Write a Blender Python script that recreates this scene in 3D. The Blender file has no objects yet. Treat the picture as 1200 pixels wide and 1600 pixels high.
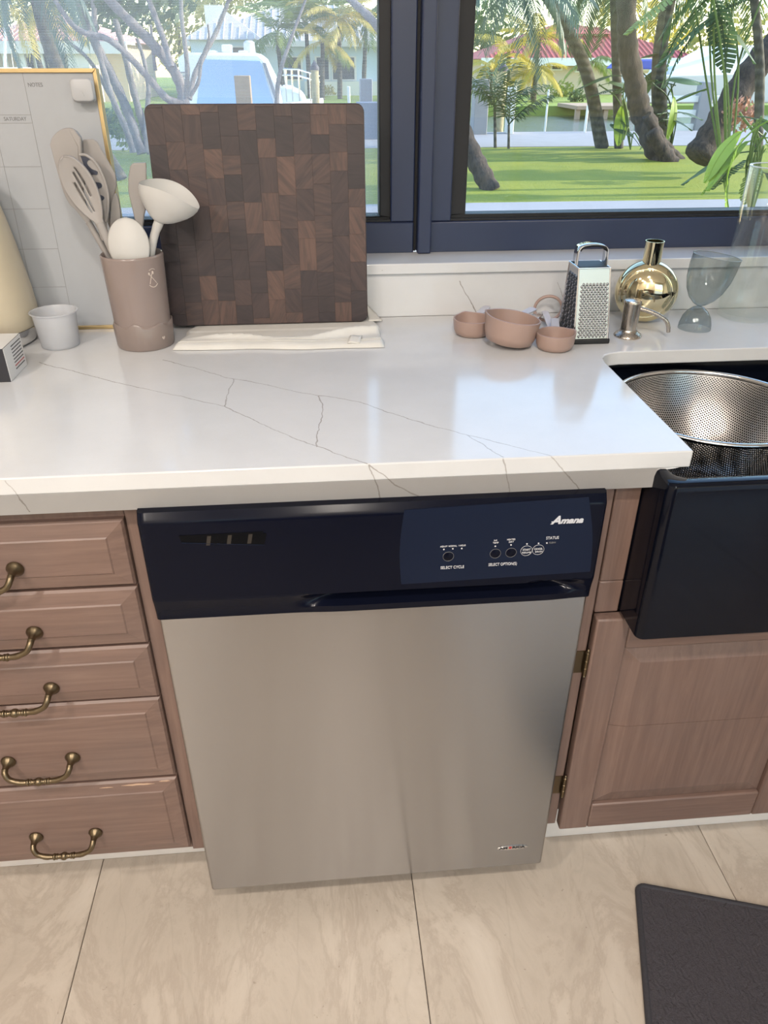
import bpy, bmesh, math, random
from mathutils import Vector, Matrix, Euler, noise
rnd = random.Random(7)
C = bpy.context.scene.collection
S = bpy.context.scene

# ------------------------------------------------------------------ camera
CAM = Vector((0.2371, -0.8324, 1.3451)); YAW = 0.08756; PITCH = 0.53683; FPX = 1176.6
cd = bpy.data.cameras.new('camera'); cam = bpy.data.objects.new('camera', cd); C.objects.link(cam)
cam.location = CAM; cam.rotation_euler = (math.pi/2 - PITCH, 0, -YAW)
cd.sensor_fit = 'VERTICAL'; cd.sensor_height = 24.0; cd.lens = FPX/1600*24.0; cd.clip_start = 0.02; cd.clip_end = 500
S.camera = cam
_R = Euler((math.pi/2 - PITCH, 0, -YAW)).to_matrix()
def at(u, v, y=None, z=None):
    d = _R @ Vector(((u-600)/FPX, -(v-800)/FPX, -1.0))
    t = (y-CAM.y)/d.y if y is not None else (z-CAM.z)/d.z
    return CAM + d*t

# ------------------------------------------------------------------ light
W = bpy.data.worlds.new('sky'); S.world = W; W.use_nodes = True
nt = W.node_tree; bg = nt.nodes['Background']
sk = nt.nodes.new('ShaderNodeTexSky'); sk.sky_type = 'NISHITA'; sk.sun_disc = False
sk.sun_elevation = math.radians(24); sk.sun_rotation = math.radians(88); sk.dust_density = 0.5; sk.air_density = 1.3; sk.ozone_density = 3.0
nt.links.new(sk.outputs[0], bg.inputs[0]); bg.inputs[1].default_value = 0.75
sd = bpy.data.lights.new('sun', 'SUN'); sun = bpy.data.objects.new('sun', sd); C.objects.link(sun)
sd.energy = 7.5; sd.angle = math.radians(0.6); sd.color = (1.0, 0.90, 0.74)
sun.rotation_euler = Vector((0.90, 0.03, 0.40)).to_track_quat('Z', 'Y').to_euler()
LAMP_W = 24.0; LAMP_COL = (1.0, 0.90, 0.80)
S.view_settings.view_transform = 'Standard'; S.view_settings.look = 'None'
S.view_settings.gamma = 1.0; S.view_settings.use_curve_mapping = False
S.view_settings.exposure = 0.0
S.cycles.transparent_max_bounces = 24; S.cycles.max_bounces = 10

# ------------------------------------------------------------------ helpers
def col(r, g, b):
    f = lambda c: (c/255/12.92) if c/255 <= .04045 else ((c/255+.055)/1.055)**2.4
    return (f(r), f(g), f(b), 1.0)
class NT:
    def __init__(s, name):
        s.m = bpy.data.materials.new(name); s.m.use_nodes = True
        s.t = s.m.node_tree; s.t.nodes.clear()
        s.out = s.t.nodes.new('ShaderNodeOutputMaterial')
    def n(s, typ, **k):
        nd = s.t.nodes.new('ShaderNode'+typ)
        for a, v in k.items():
            if a.startswith('i_'):
                key = a[2:]; key = int(key) if key.isdigit() else key.replace('_', ' ')
                if isinstance(v, bpy.types.NodeSocket): s.t.links.new(v, nd.inputs[key])
                else: nd.inputs[key].default_value = v
            else: setattr(nd, a, v)
        return nd
    def l(s, a, b): s.t.links.new(a, b)
    def math(s, op, a, b=0.0, c=0.0):
        nd = s.n('Math', operation=op)
        for i, v in enumerate((a, b, c)):
            if isinstance(v, bpy.types.NodeSocket): s.l(v, nd.inputs[i])
            else: nd.inputs[i].default_value = v
        return nd.outputs[0]
    def vec(s, op, a, b=(0, 0, 0), out=0):
        nd = s.n('VectorMath', operation=op)
        for i, v in enumerate((a, b)):
            if isinstance(v, bpy.types.NodeSocket): s.l(v, nd.inputs[i])
            else: nd.inputs[i].default_value = v
        return nd.outputs[out]
    def scl(s, a, f):
        nd = s.n('VectorMath', operation='SCALE'); s.l(a, nd.inputs[0])
        if isinstance(f, bpy.types.NodeSocket): s.l(f, nd.inputs['Scale'])
        else: nd.inputs['Scale'].default_value = f
        return nd.outputs[0]
    def ramp(s, f, stops):
        nd = s.n('ValToRGB'); s.l(f, nd.inputs[0]); e = nd.color_ramp.elements
        while len(e) < len(stops): e.new(.5)
        for x, (p, c) in zip(e, stops): x.position = p; x.color = c if len(c) == 4 else (*c, 1)
        return nd.outputs[0]
    def mix(s, f, a, b, mode='MIX'):
        nd = s.n('Mix', data_type='RGBA', blend_type=mode)
        for i, v in ((0, f), (6, a), (7, b)):
            if isinstance(v, bpy.types.NodeSocket): s.l(v, nd.inputs[i])
            else: nd.inputs[i].default_value = v
        return nd.outputs[2]
    def co(s, which='Object', scale=(1, 1, 1), rot=(0, 0, 0)):
        tc = s.n('TexCoord'); mp = s.n('Mapping'); s.l(tc.outputs[which], mp.inputs[0])
        mp.inputs['Scale'].default_value = scale; mp.inputs['Rotation'].default_value = rot
        return mp.outputs[0]
    def world(s, scale=(1, 1, 1)):
        g = s.n('NewGeometry'); mp = s.n('Mapping'); s.l(g.outputs['Position'], mp.inputs[0])
        mp.inputs['Scale'].default_value = scale; return mp.outputs[0]
    def noise(s, v, scale=5, detail=4, rough=.5, dist=0, out=0):
        nd = s.n('TexNoise'); s.l(v, nd.inputs['Vector'])
        nd.inputs['Scale'].default_value = scale; nd.inputs['Detail'].default_value = detail
        nd.inputs['Roughness'].default_value = rough; nd.inputs['Distortion'].default_value = dist
        return nd.outputs[out]
    def bsdf(s, color, rough=.5, metal=0., bump=None, bstr=.2, bdist=.001, **k):
        p = s.n('BsdfPrincipled')
        for key, v in (('Base Color', color), ('Roughness', rough), ('Metallic', metal), *[(a.replace('_', ' '), v) for a, v in k.items()]):
            if isinstance(v, bpy.types.NodeSocket): s.l(v, p.inputs[key])
            else: p.inputs[key].default_value = v
        if bump is not None:
            b = s.n('Bump'); s.l(bump, b.inputs['Height']); b.inputs['Strength'].default_value = bstr; b.inputs['Distance'].default_value = bdist
            s.l(b.outputs[0], p.inputs['Normal'])
        return p
    def done(s, sh):
        s.l(sh.outputs[0] if hasattr(sh, 'outputs') else sh, s.out.inputs[0]); return s.m
def simple(name, c, rough=.5, metal=0., var=.06, vs=30, bstr=0., **k):
    t = NT(name); v = t.noise(t.co(), vs, 4)
    lo = tuple(x*(1-var*2) for x in c[:3])+(1,); hi = tuple(min(1, x*(1+var)) for x in c[:3])+(1,)
    return t.done(t.bsdf(t.mix(v, lo, hi), rough, metal, v if bstr else None, bstr, **k))
def glassy(name, tint, refl=1.0, rough=0.0, body=0.0, bodycol=(.8, .8, .8, 1)):
    t = NT(name); fc = t.n('LayerWeight', i_Blend=.5); ed = tuple(x**3.2 for x in tint[:3])+(1,)   # a longer way through the wall at a grazing angle
    tr = t.n('BsdfTransparent', i_0=t.mix(t.math('POWER', fc.outputs['Facing'], 3.5), tint, ed)); gl = t.n('BsdfGlossy', i_Roughness=rough); gl.inputs[0].default_value = (1, 1, 1, 1)
    lw = t.n('LayerWeight', i_Blend=.35); f = t.math('MULTIPLY', t.math('ADD', t.math('MULTIPLY', t.math('POWER', lw.outputs['Facing'], 3.0), .75), .035), refl)
    a = tr
    if body:
        d = t.n('BsdfDiffuse'); d.inputs[0].default_value = bodycol
        mx = t.n('MixShader', i_0=body); t.l(tr.outputs[0], mx.inputs[1]); t.l(d.outputs[0], mx.inputs[2]); a = mx
    m = t.n('MixShader'); t.l(f, m.inputs[0]); t.l(a.outputs[0], m.inputs[1]); t.l(gl.outputs[0], m.inputs[2])
    return t.done(m)

ORG = {}
class B:
    def __init__(s): s.v = []; s.f = []
    def add(s, vs, fs, M=None):
        k = len(s.v)
        s.v += [(M @ Vector(v)) if M is not None else Vector(v) for v in vs]
        s.f += [tuple(i+k for i in f) for f in fs]; return s
    def box(s, x0, x1, y0, y1, z0, z1, M=None):
        return s.add([(x, y, z) for z in (z0, z1) for y in (y0, y1) for x in (x0, x1)],
                     [(0, 2, 3, 1), (4, 5, 7, 6), (0, 1, 5, 4), (2, 6, 7, 3), (0, 4, 6, 2), (1, 3, 7, 5)], M)
    def lathe(s, prof, n=32, M=None, cap0=False, cap1=False, fr=None):
        k = len(prof); vs = []; fs = []
        for j in range(n):
            a = 2*math.pi*j/n
            for i, (r, z) in enumerate(prof):
                rr, zz = fr(r, z, a, i) if fr else (r, z)
                vs.append((rr*math.cos(a), rr*math.sin(a), zz))
        for j in range(n):
            q = (j+1) % n
            for i in range(k-1): fs.append((j*k+i, q*k+i, q*k+i+1, j*k+i+1))
        if cap0: fs.append(tuple(j*k for j in range(n))[::-1])
        if cap1: fs.append(tuple(j*k+k-1 for j in range(n)))
        return s.add(vs, fs, M)
    def tube(s, pts, r, n=10, cap=True, closed=False, flat=1.0, up=None):
        pts = [Vector(p) for p in pts]; m = len(pts); rs = r if isinstance(r, (list, tuple)) else [r]*m
        vs = []; fs = []; x = None
        for i, p in enumerate(pts):
            a = pts[i-1] if (i > 0 or closed) else p; b = pts[(i+1) % m] if (i < m-1 or closed) else p
            t = (b-a).normalized()
            if x is None: x = (Vector(up) if up else (Vector((0, 0, 1)) if abs(t.z) < .9 else Vector((1, 0, 0))))
            x = (x - t*x.dot(t)).normalized(); y = t.cross(x)
            for j in range(n):
                q = 2*math.pi*j/n; vs.append(p + x*(math.cos(q)*rs[i]*flat) + y*(math.sin(q)*rs[i]))
        for i in range(m if closed else m-1):
            k = (i+1) % m
            for j in range(n): fs.append((i*n+j, i*n+(j+1) % n, k*n+(j+1) % n, k*n+j))
        if cap and not closed: fs.append(tuple(range(n))[::-1]); fs.append(tuple((m-1)*n+j for j in range(n)))
        return s.add(vs, fs)
    def prism(s, poly, h0, h1, M=None):
        n = len(poly)
        return s.add([(x, y, h0) for x, y in poly]+[(x, y, h1) for x, y in poly],
                     [tuple(range(n))[::-1], tuple(range(n, 2*n))]+[(i, (i+1) % n, n+(i+1) % n, n+i) for i in range(n)], M)
    def slab(s, pts, d):   # extrude a 3D outline by vector d
        n = len(pts); d = Vector(d); P = [Vector(p) for p in pts]
        return s.add(P+[p+d for p in P], [tuple(range(n)), tuple(range(n, 2*n))[::-1]]+[(i, n+i, n+(i+1) % n, (i+1) % n) for i in range(n)])
    def grid(s, fn, nu, nv, skip=None, M=None, cu=False):
        vs = [fn(i/nu, j/nv) for j in range(nv+1) for i in range(nu+1)]
        fs = [(j*(nu+1)+i, j*(nu+1)+i+1, (j+1)*(nu+1)+i+1, (j+1)*(nu+1)+i) for j in range(nv) for i in range(nu) if not (skip and skip(i, j))]
        return s.add(vs, fs, M)
    def sphere(s, c, r, n=16, m=10, sc=(1, 1, 1), M=None):
        pr = [(max(1e-5, r*math.sin(math.pi*i/m)), -r*math.cos(math.pi*i/m)) for i in range(m+1)]
        T = Matrix.Translation(c) @ Matrix.Diagonal((*sc, 1)); return s.lathe(pr, n, (M @ T) if M is not None else T)
    def mesh(s, name, fix=True):
        me = bpy.data.meshes.new(name); me.from_pydata([tuple(v) for v in s.v], [], s.f)
        if fix:
            bm = bmesh.new(); bm.from_mesh(me); bmesh.ops.remove_doubles(bm, verts=bm.verts, dist=1e-6)
            bmesh.ops.recalc_face_normals(bm, faces=bm.faces); bm.to_mesh(me); bm.free()
        return me
    def build(s, name, m, parent=None, bevel=0, seg=2, smooth=True, sharp=35, local=False, fix=True, solid=0, subd=0):
        o_ = ORG.get(parent.name, Vector()) if (parent is not None and not local) else Vector()
        if parent is not None and not local and o_.length: s.v = [v-o_ for v in s.v]
        me = s.mesh(name, fix); o = link(name, me, m, parent, smooth, sharp)
        ORG[o.name] = o_ if parent is not None else Vector()
        if solid:
            md = o.modifiers.new('solid', 'SOLIDIFY'); md.thickness = solid; md.offset = 0
        if bevel:
            md = o.modifiers.new('bevel', 'BEVEL'); md.width = bevel; md.segments = seg; md.limit_method = 'ANGLE'; md.angle_limit = math.radians(32)
        if subd:
            md = o.modifiers.new('subd', 'SUBSURF'); md.levels = subd; md.render_levels = subd
        return o
def link(name, me, m=None, parent=None, smooth=True, sharp=35):
    o = bpy.data.objects.new(name, me); C.objects.link(o)
    if m is not None and not me.materials: me.materials.append(m)
    if parent is not None: o.parent = parent
    if smooth and len(me.polygons):
        me.polygons.foreach_set('use_smooth', [True]*len(me.polygons)); me.set_sharp_from_angle(angle=math.radians(sharp))
    return o
def thing(name, label, cat, loc=(0, 0, 0), rot=(0, 0, 0), group=None):
    o = bpy.data.objects.new(name, None); C.objects.link(o); o.location = loc; o.rotation_euler = rot; o.empty_display_size = .05
    ORG[o.name] = Vector(loc); return tag(o, label, cat, group)
def tag(o, label=None, cat=None, group=None, kind=None):
    if label: o['label'] = label
    if cat: o['category'] = cat
    if group: o['group'] = group
    if kind: o['kind'] = kind
    return o
def struct(o, label, cat=None):
    o['kind'] = 'structure'; o['label'] = label; o['category'] = cat or o.name.split('_')[0]; return o
def text(body, name, m, parent, p, size, align='LEFT', xdir=(1, 0, 0), up=(0, 0, 1), depth=.0003, bold=0., shear=0., sx=1., width=None):
    cu = bpy.data.curves.new(name, 'FONT'); cu.body = body; cu.size = size; cu.align_x = align; cu.align_y = 'CENTER'
    cu.extrude = depth; cu.offset = bold; cu.shear = shear; cu.resolution_u = 3
    tmp = bpy.data.objects.new('tmp', cu); C.objects.link(tmp); dg = bpy.context.evaluated_depsgraph_get()
    me = bpy.data.meshes.new_from_object(tmp.evaluated_get(dg)); bpy.data.objects.remove(tmp)
    if width:
        xs = [v.co.x for v in me.vertices]; sx = width/(max(xs)-min(xs))
    X = Vector(xdir).normalized(); U = Vector(up).normalized(); N = X.cross(U)
    M = Matrix((X*sx, U, N)).transposed().to_4x4(); M.translation = Vector(p)-ORG.get(parent.name, Vector())
    me.transform(M); me.materials.clear()
    o = link(name, me, m, parent, smooth=False); ORG[o.name] = ORG.get(parent.name, Vector()); return o
def copy_tree(o, parent=None):
    c = o.copy(); C.objects.link(c); c.parent = parent; ORG[c.name] = ORG.get(o.name, Vector())
    for ch in o.children: copy_tree(ch, c)
    return c
def arc(c, r, a0, a1, n, ax=(1, 0, 0), ay=(0, 0, 1)):
    c, ax, ay = Vector(c), Vector(ax), Vector(ay)
    return [c+ax*(r*math.cos(a0+(a1-a0)*i/n))+ay*(r*math.sin(a0+(a1-a0)*i/n)) for i in range(n+1)]
def bez(p0, p1, p2, p3, n=10):
    p0, p1, p2, p3 = map(Vector, (p0, p1, p2, p3))
    return [p0*(1-t)**3+p1*3*t*(1-t)**2+p2*3*t*t*(1-t)+p3*t**3 for t in [i/n for i in range(n+1)]]
def spline(pts, k=6):
    P = [Vector(p) for p in pts]; P = [P[0]*2-P[1]]+P+[P[-1]*2-P[-2]]; out = []
    for i in range(1, len(P)-2):
        a, b, c, d = P[i-1:i+3]
        for j in range(k):
            t = j/k; out.append(.5*((2*b)+(c-a)*t+(2*a-5*b+4*c-d)*t*t+(3*b-a-3*c+d)*t**3))
    return out+[P[-2]]
def rrect(x0, x1, y0, y1, r, n=4):
    o = []
    for cx, cy, a in ((x1-r, y1-r, 0), (x0+r, y1-r, 90), (x0+r, y0+r, 180), (x1-r, y0+r, 270)):
        o += [(cx+r*math.cos(math.radians(a+90*i/n)), cy+r*math.sin(math.radians(a+90*i/n))) for i in range(n+1)]
    return o
XZ = lambda y: Matrix(((1, 0, 0, 0), (0, 0, -1, y), (0, 1, 0, 0), (0, 0, 0, 1)))   # prism drawn in x,z standing at depth y, extruding towards -y

# ------------------------------------------------------------------ materials
def m_quartz():
    t = NT('white_quartz'); p = t.world(); w = t.noise(p, 14, 5, .6, 0, 1)
    ws = t.scl(t.vec('SUBTRACT', w, (.5, .5, .5)), .020); qt = t.vec('ADD', p, t.vec('MULTIPLY', ws, (1, 1, 0))); qf = t.vec('ADD', p, t.vec('MULTIPLY', ws, (1, 0, 1)))
    zt = .915; f = .0066
    lines = [[(60, 566), (195, 600), (350, 635), (420, 668), (495, 697), (575, 727)], [(575, 727, f), (598, 780, f)], [(575, 727, f), (655, 776, f)],
             [(255, 562), (365, 592), (500, 617), (560, 628), (640, 655), (730, 680), (860, 711)], [(860, 711, f), (905, 762, f)],
             [(365, 592), (350, 635)], [(500, 617), (503, 650), (492, 697)], [(730, 680), (785, 714)], [(785, 714, f), (797, 768, f)],
             [(8, 752, f), (46, 802, f)], [(718, 440, .64), (745, 494, .64)], [(872, 440, .64), (890, 490, .64)], [(590, 425, .62), (640, 402, .70)]]
    d = None
    for L in lines:
        P = [at(*a[:2], y=a[2]) if len(a) > 2 else at(*a, z=zt) for a in L]
        q = qf if len(L[0]) > 2 else qt
        for a, b in zip(P, P[1:]):
            ba = b-a; pa = t.vec('SUBTRACT', q, tuple(a))
            h = t.n('Math', operation='MULTIPLY', use_clamp=True); t.l(t.vec('DOT_PRODUCT', pa, tuple(ba), 1), h.inputs[0]); h.inputs[1].default_value = 1/ba.length_squared
            bh = t.n('VectorMath', operation='SCALE'); bh.inputs[0].default_value = tuple(ba); t.l(h.outputs[0], bh.inputs['Scale'])
            dd = t.vec('LENGTH', t.vec('SUBTRACT', pa, bh.outputs[0]), out=1)
            d = dd if d is None else t.math('MINIMUM', d, dd)
    br = t.noise(p, 40, 3); wdt = t.math('ADD', t.math('MULTIPLY', br, .0010), .0003)
    mask = t.math('MULTIPLY', t.math('LESS_THAN', d, wdt), t.math('ADD', t.math('MULTIPLY', t.noise(p, 9, 2), .9), .05))
    cl = t.noise(p, 6, 5, .6); base = t.mix(cl, col(189, 189, 190), col(208, 209, 211))
    sp = t.ramp(t.noise(p, 900, 1), [(.68, (0, 0, 0)), (.80, (.25, .25, .25))])
    c = t.mix(sp, base, col(150, 140, 126)); c = t.mix(mask, c, col(112, 102, 92))
    return t.done(t.bsdf(c, .13, 0, t.noise(p, 300, 2), .02, .0005, IOR=1.5))
def m_cab(name, seed, rot=(0, 0, 0), vertical=False):
    t = NT(name); p = t.world((60, 60, 3) if vertical else (3, 60, 60)); oi = t.n('ObjectInfo')
    p = t.vec('ADD', p, t.scl(oi.outputs['Random'], 40.0) if False else (seed, seed*2, 0))
    g = t.noise(p, 1.6, 6, .65, .6); w = t.noise(t.world(), 5.5, 4, .6)
    c = t.ramp(g, [(.25, col(98, 79, 72)), (.5, col(114, 92, 83)), (.78, col(127, 105, 95))])
    c = t.mix(t.ramp(w, [(.42, (0, 0, 0)), (.75, (.55, .55, .55))]), c, col(103, 88, 83))
    fl = t.ramp(t.noise(t.world((7, 30, 34)), 1.0, 5, .7), [(.70, (0, 0, 0)), (.755, (.5, .5, .5))])
    c = t.mix(fl, c, col(170, 142, 124))
    sp = t.ramp(t.noise(t.world(), 130, 2), [(.76, (0, 0, 0)), (.8, (.5, .5, .5))]); c = t.mix(sp, c, col(70, 52, 46))
    return t.done(t.bsdf(c, .42, 0, g, .12, .0006))
def m_tile():
    t = NT('travertine_tile'); oi = t.n('ObjectInfo'); off = t.n('CombineXYZ', i_0=t.math('MULTIPLY', oi.outputs['Random'], 9.0), i_1=t.math('MULTIPLY', oi.outputs['Random'], 31.0))
    p = t.vec('ADD', t.world(), off.outputs[0])
    s_ = t.vec('MULTIPLY', p, (1, .45, 1)); wv = t.noise(s_, 6.5, 8, .68, .8)
    c = t.ramp(wv, [(.28, col(163, 152, 140)), (.46, col(181, 171, 159)), (.51, col(171, 160, 148)), (.56, col(184, 174, 162)), (.75, col(196, 187, 176))])
    rd = t.n('TexWave', wave_type='BANDS', bands_direction='X', i_Scale=1.3, i_Distortion=9.0, i_Detail=5.0, i_Detail_Scale=1.2)
    t.l(s_, rd.inputs['Vector']); ln = t.ramp(rd.outputs['Fac'], [(.46, (0, 0, 0)), (.5, (.2, .2, .2)), (.54, (0, 0, 0))])
    c = t.mix(ln, c, col(150, 139, 127))
    pit = t.ramp(t.noise(p, 95, 4, .6), [(.67, (0, 0, 0)), (.76, (.7, .7, .7))]); c = t.mix(pit, c, col(116, 102, 90))
    return t.done(t.bsdf(c, .36, 0, t.noise(p, 60, 5), .05, .001))
def m_steel(name, c, rough=.28, aniso=.0, scale=(900, 900, 2), rvar=.08, bstr=.03):
    t = NT(name); p = t.world(scale); g = t.noise(p, 1, 3); r = t.math('ADD', t.math('MULTIPLY', g, rvar), rough-rvar/2)
    tg = t.n('Tangent', direction_type='RADIAL', axis='Z')
    c2 = tuple(x*.93 for x in c[:3])+(1,)
    return t.done(t.bsdf(t.mix(g, c2, c), r, 1.0, g, bstr, .0003, Anisotropic=aniso, Anisotropic_Rotation=.25, Tangent=tg.outputs[0]))
def m_wood():
    t = NT('acacia_end_grain'); oi = t.n('ObjectInfo'); r = oi.outputs['Random']
    rot = t.n('VectorRotate', rotation_type='Y_AXIS'); tc = t.n('TexCoord'); t.l(tc.outputs['Object'], rot.inputs['Vector'])
    t.l(t.math('MULTIPLY', r, 47.0), rot.inputs['Angle'])
    p = t.vec('ADD', t.vec('MULTIPLY', rot.outputs[0], (1, .3, .16)), t.n('CombineXYZ', i_0=t.math('MULTIPLY', r, 83.0), i_2=t.math('MULTIPLY', r, 17.0)).outputs[0])
    wv = t.n('TexNoise', i_Scale=46.0, i_Detail=5.0, i_Roughness=.62, i_Distortion=1.6); t.l(t.vec('MULTIPLY', p, (1, .7, .55)), wv.inputs['Vector'])
    g = t.noise(p, 120, 4, .6, 1.0)
    rr = t.math('FRACT', t.math('MULTIPLY', r, 7.31))
    lo = t.ramp(rr, [(0, col(38, 31, 34)), (.35, col(46, 36, 38)), (.7, col(52, 41, 42)), (1, col(66, 50, 47))])
    hi = t.ramp(rr, [(0, col(50, 40, 43)), (.35, col(62, 48, 48)), (.7, col(76, 58, 54)), (1, col(96, 72, 63))])
    c = t.mix(t.ramp(t.math('MULTIPLY', t.math('ADD', wv.outputs[0], g), .5), [(.38, (0, 0, 0)), (.60, (1, 1, 1))]), lo, hi)
    return t.done(t.bsdf(c, .5, 0, g, .1, .0005))
def m_perf():
    t = NT('perforated_steel'); uv = t.n('UVMap'); p = t.vec('MULTIPLY', uv.outputs[0], (1/.0047, 1/.0047/1.732, 0))
    def lat(off):
        a = t.vec('SUBTRACT', t.vec('FRACTION', t.vec('ADD', p, off)), (.5, .5, 0)); return t.vec('LENGTH', t.vec('MULTIPLY', a, (1, 1.732, 0)), out=1)
    d = t.math('MINIMUM', lat((0, 0, 0)), lat((.5, .5, 0))); hole = t.math('LESS_THAN', d, .31)
    rim = t.vec('LENGTH', t.vec('MULTIPLY', uv.outputs[0], (1, 1, 0)), out=1)
    hole = t.math('MULTIPLY', hole, t.math('LESS_THAN', rim, .229))
    b = t.bsdf(col(172, 169, 166), .34, 1.0); tr = t.n('BsdfTransparent')
    m = t.n('MixShader'); t.l(hole, m.inputs[0]); t.l(b.outputs[0], m.inputs[1]); t.l(tr.outputs[0], m.inputs[2]); return t.done(m)
M = {}
M['quartz'] = m_quartz()
M['cab_h'] = m_cab('mauve_paint_horizontal', 3.1); M['cab_v'] = m_cab('mauve_paint_vertical', 8.7, vertical=True)
M['tile'] = m_tile(); M['grout'] = simple('dark_grout', col(62, 56, 52), .8)
M['steel_door'] = m_steel('brushed_steel_door', (.40, .395, .395, 1), .21, .965, (4, 4, 900), .06, .01)
M['steel'] = m_steel('polished_steel', (.74, .73, .71, 1), .16, 0, (300, 300, 300), .06, .01)
M['nickel'] = m_steel('brushed_nickel', (.52, .46, .40, 1), .27, .0, (500, 500, 10), .08)
M['chrome'] = m_steel('bright_steel', (.80, .80, .80, 1), .09, 0, (50, 50, 50), .02, 0)
M['brass'] = m_steel('polished_brass', (.80, .70, .45, 1), .07, 0, (40, 40, 40), .03, 0)
M['old_brass'] = m_steel('aged_brass', (.175, .135, .085, 1), .36, 0, (220, 220, 220), .25, .12)
M['gold'] = m_steel('gold_frame', (.56, .42, .22, 1), .36, 0, (200, 200, 200), .08, .02)
M['perf'] = m_perf(); M['wood'] = m_wood()
M['wood_edge'] = simple('acacia_edge', col(62, 44, 40), .5, 0, .25, 60)
M['black_gloss'] = simple('glossy_black_plastic', col(11, 14, 27), .16, 0, .05, 12, Specular_IOR_Level=.12)
M['black_sink'] = simple('black_fireclay', col(9, 12, 22), .07, 0, .1, 6, Specular_IOR_Level=.22)
M['control'] = simple('control_inset', col(20, 28, 47), .33, 0, .06, 9, Specular_IOR_Level=.15)
M['black_matt'] = simple('black_rubber', col(22, 22, 24), .6)
M['print_white'] = simple('printed_white', col(205, 205, 208), .6); M['print_silver'] = simple('printed_silver', col(190, 192, 198), .4)
M['print_grey'] = simple('printed_grey', col(118, 118, 118), .7); M['line_grey'] = simple('printed_line', col(140, 140, 140), .7)
M['print_dark'] = simple('printed_dark', col(40, 40, 46), .6); M['print_red'] = simple('printed_red', col(170, 50, 52), .6)
M['frame_dark'] = simple('navy_black_aluminium', col(38, 47, 74), .38, 0, .08, 8); M['gasket'] = simple('black_gasket', col(16, 17, 22), .6)
M['pane'] = glassy('window_glass', (.97, .98, .97, 1), .32, 0, .005, (.8, .84, .9, 1))
M['clear'] = glassy('clear_glass', (.962, .972, .968, 1), 1.0)
M['smoke'] = glassy('smoky_glass', (.68, .715, .715, 1), 1.0)
M['frosted'] = glassy('frosted_plastic', (.86, .87, .89, 1), .6, .25, .34, (.80, .81, .84, 1))
M['wall'] = simple('white_wall_paint', col(214, 210, 203), .7); M['ceil'] = simple('white_ceiling_paint', col(226, 223, 217), .8)
M['white_trim'] = simple('white_trim_paint', col(216, 212, 208), .5)
M['board_white'] = simple('whiteboard', col(164, 167, 172), .22, 0, .01, 3)
M['white_plastic'] = simple('white_plastic', col(206, 205, 204), .35, 0, .01)
M['silicone'] = simple('taupe_silicone', col(152, 147, 144), .55, 0, .03, 20); M['silicone_pale'] = simple('pale_grey_silicone', col(186, 184, 181), .5, 0, .03, 20)
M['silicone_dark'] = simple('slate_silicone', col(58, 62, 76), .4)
M['crock'] = simple('taupe_glaze', col(136, 122, 117), .22, 0, .03, 14); M['crock_band'] = simple('taupe_band', col(129, 116, 111), .3, 0, .03, 14)
M['crock_mark'] = simple('pale_emblem', col(188, 174, 165), .5)
M['pink'] = simple('dusty_pink_plastic', col(158, 134, 124), .35, 0, .02); M['lilac'] = simple('grey_plastic_handle', col(188, 184, 188), .45, 0, .02)
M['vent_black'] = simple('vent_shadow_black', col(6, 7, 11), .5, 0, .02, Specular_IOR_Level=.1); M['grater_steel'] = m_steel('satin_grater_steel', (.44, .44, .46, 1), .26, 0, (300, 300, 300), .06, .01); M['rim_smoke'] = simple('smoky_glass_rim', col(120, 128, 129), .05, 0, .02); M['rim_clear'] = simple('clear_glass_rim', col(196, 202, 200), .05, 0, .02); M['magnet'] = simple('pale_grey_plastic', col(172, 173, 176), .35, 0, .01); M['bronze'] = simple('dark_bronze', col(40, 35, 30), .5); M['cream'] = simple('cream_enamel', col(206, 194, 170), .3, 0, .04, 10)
def m_cloth():
    t = NT('white_tea_towel'); p = t.world(); w = t.n('TexChecker', i_Scale=700.0); t.l(p, w.inputs['Vector'])
    return t.done(t.bsdf(t.mix(t.noise(p, 20), col(192, 190, 185), col(212, 210, 206)), .9, 0, w.outputs['Fac'], .12, .0004))
def m_mat():
    t = NT('charcoal_mat_pile'); p = t.co(); n = t.noise(p, 420, 3, .7)
    wv = t.n('TexWave', i_Scale=26.0, i_Distortion=11.0, i_Detail=3.0, i_Detail_Scale=1.6); t.l(p, wv.inputs['Vector'])
    h = t.math('ADD', n, t.math('MULTIPLY', wv.outputs[0], .5))
    return t.done(t.bsdf(t.mix(n, col(40, 38, 43), col(84, 80, 86)), .95, 0, h, .9, .004))
M['cloth'] = m_cloth(); M['mat'] = m_mat(); M['mat_edge'] = simple('charcoal_binding', col(52, 51, 57), .8, 0, .2, 300, .3)
# ------------------------------------------------------------------ the room
H = .915
fl = B().box(-2.4, 3.0, -3.4, .60, -.05, -.004).build('floor', M['grout']); struct(fl, 'floor of large beige travertine tiles with dark joints', 'floor')
tm = B().box(-.2993, .2993, -.5985, .5985, -.03, 0).mesh('tile')
for i in range(-4, 5):
    for j in range(4):
        o = link('tile', tm, M['tile'], fl, smooth=False); o.location = (.368+.3+.6*i, -.1-1.2*j, 0)
        bv = o.modifiers.new('bevel', 'BEVEL'); bv.width = .0012; bv.segments = 1
wb = B(); wb.box(-2.5, 3.1, .66, .86, -.3, 1.0); wb.box(-2.5, -1.5, .66, .86, 1.0, 2.6); wb.box(2.1, 3.1, .66, .86, 1.0, 2.6); wb.box(-2.5, 3.1, .66, .86, 2.1, 2.6)
struct(wb.build('wall_back', M['wall']), 'painted back wall with the window opening above the counter', 'wall')
struct(B().box(-2.5, -2.4, -3.5, .66, 0, 2.5).build('wall_left', M['wall']), 'plain white side wall beyond the drawers', 'wall')
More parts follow.
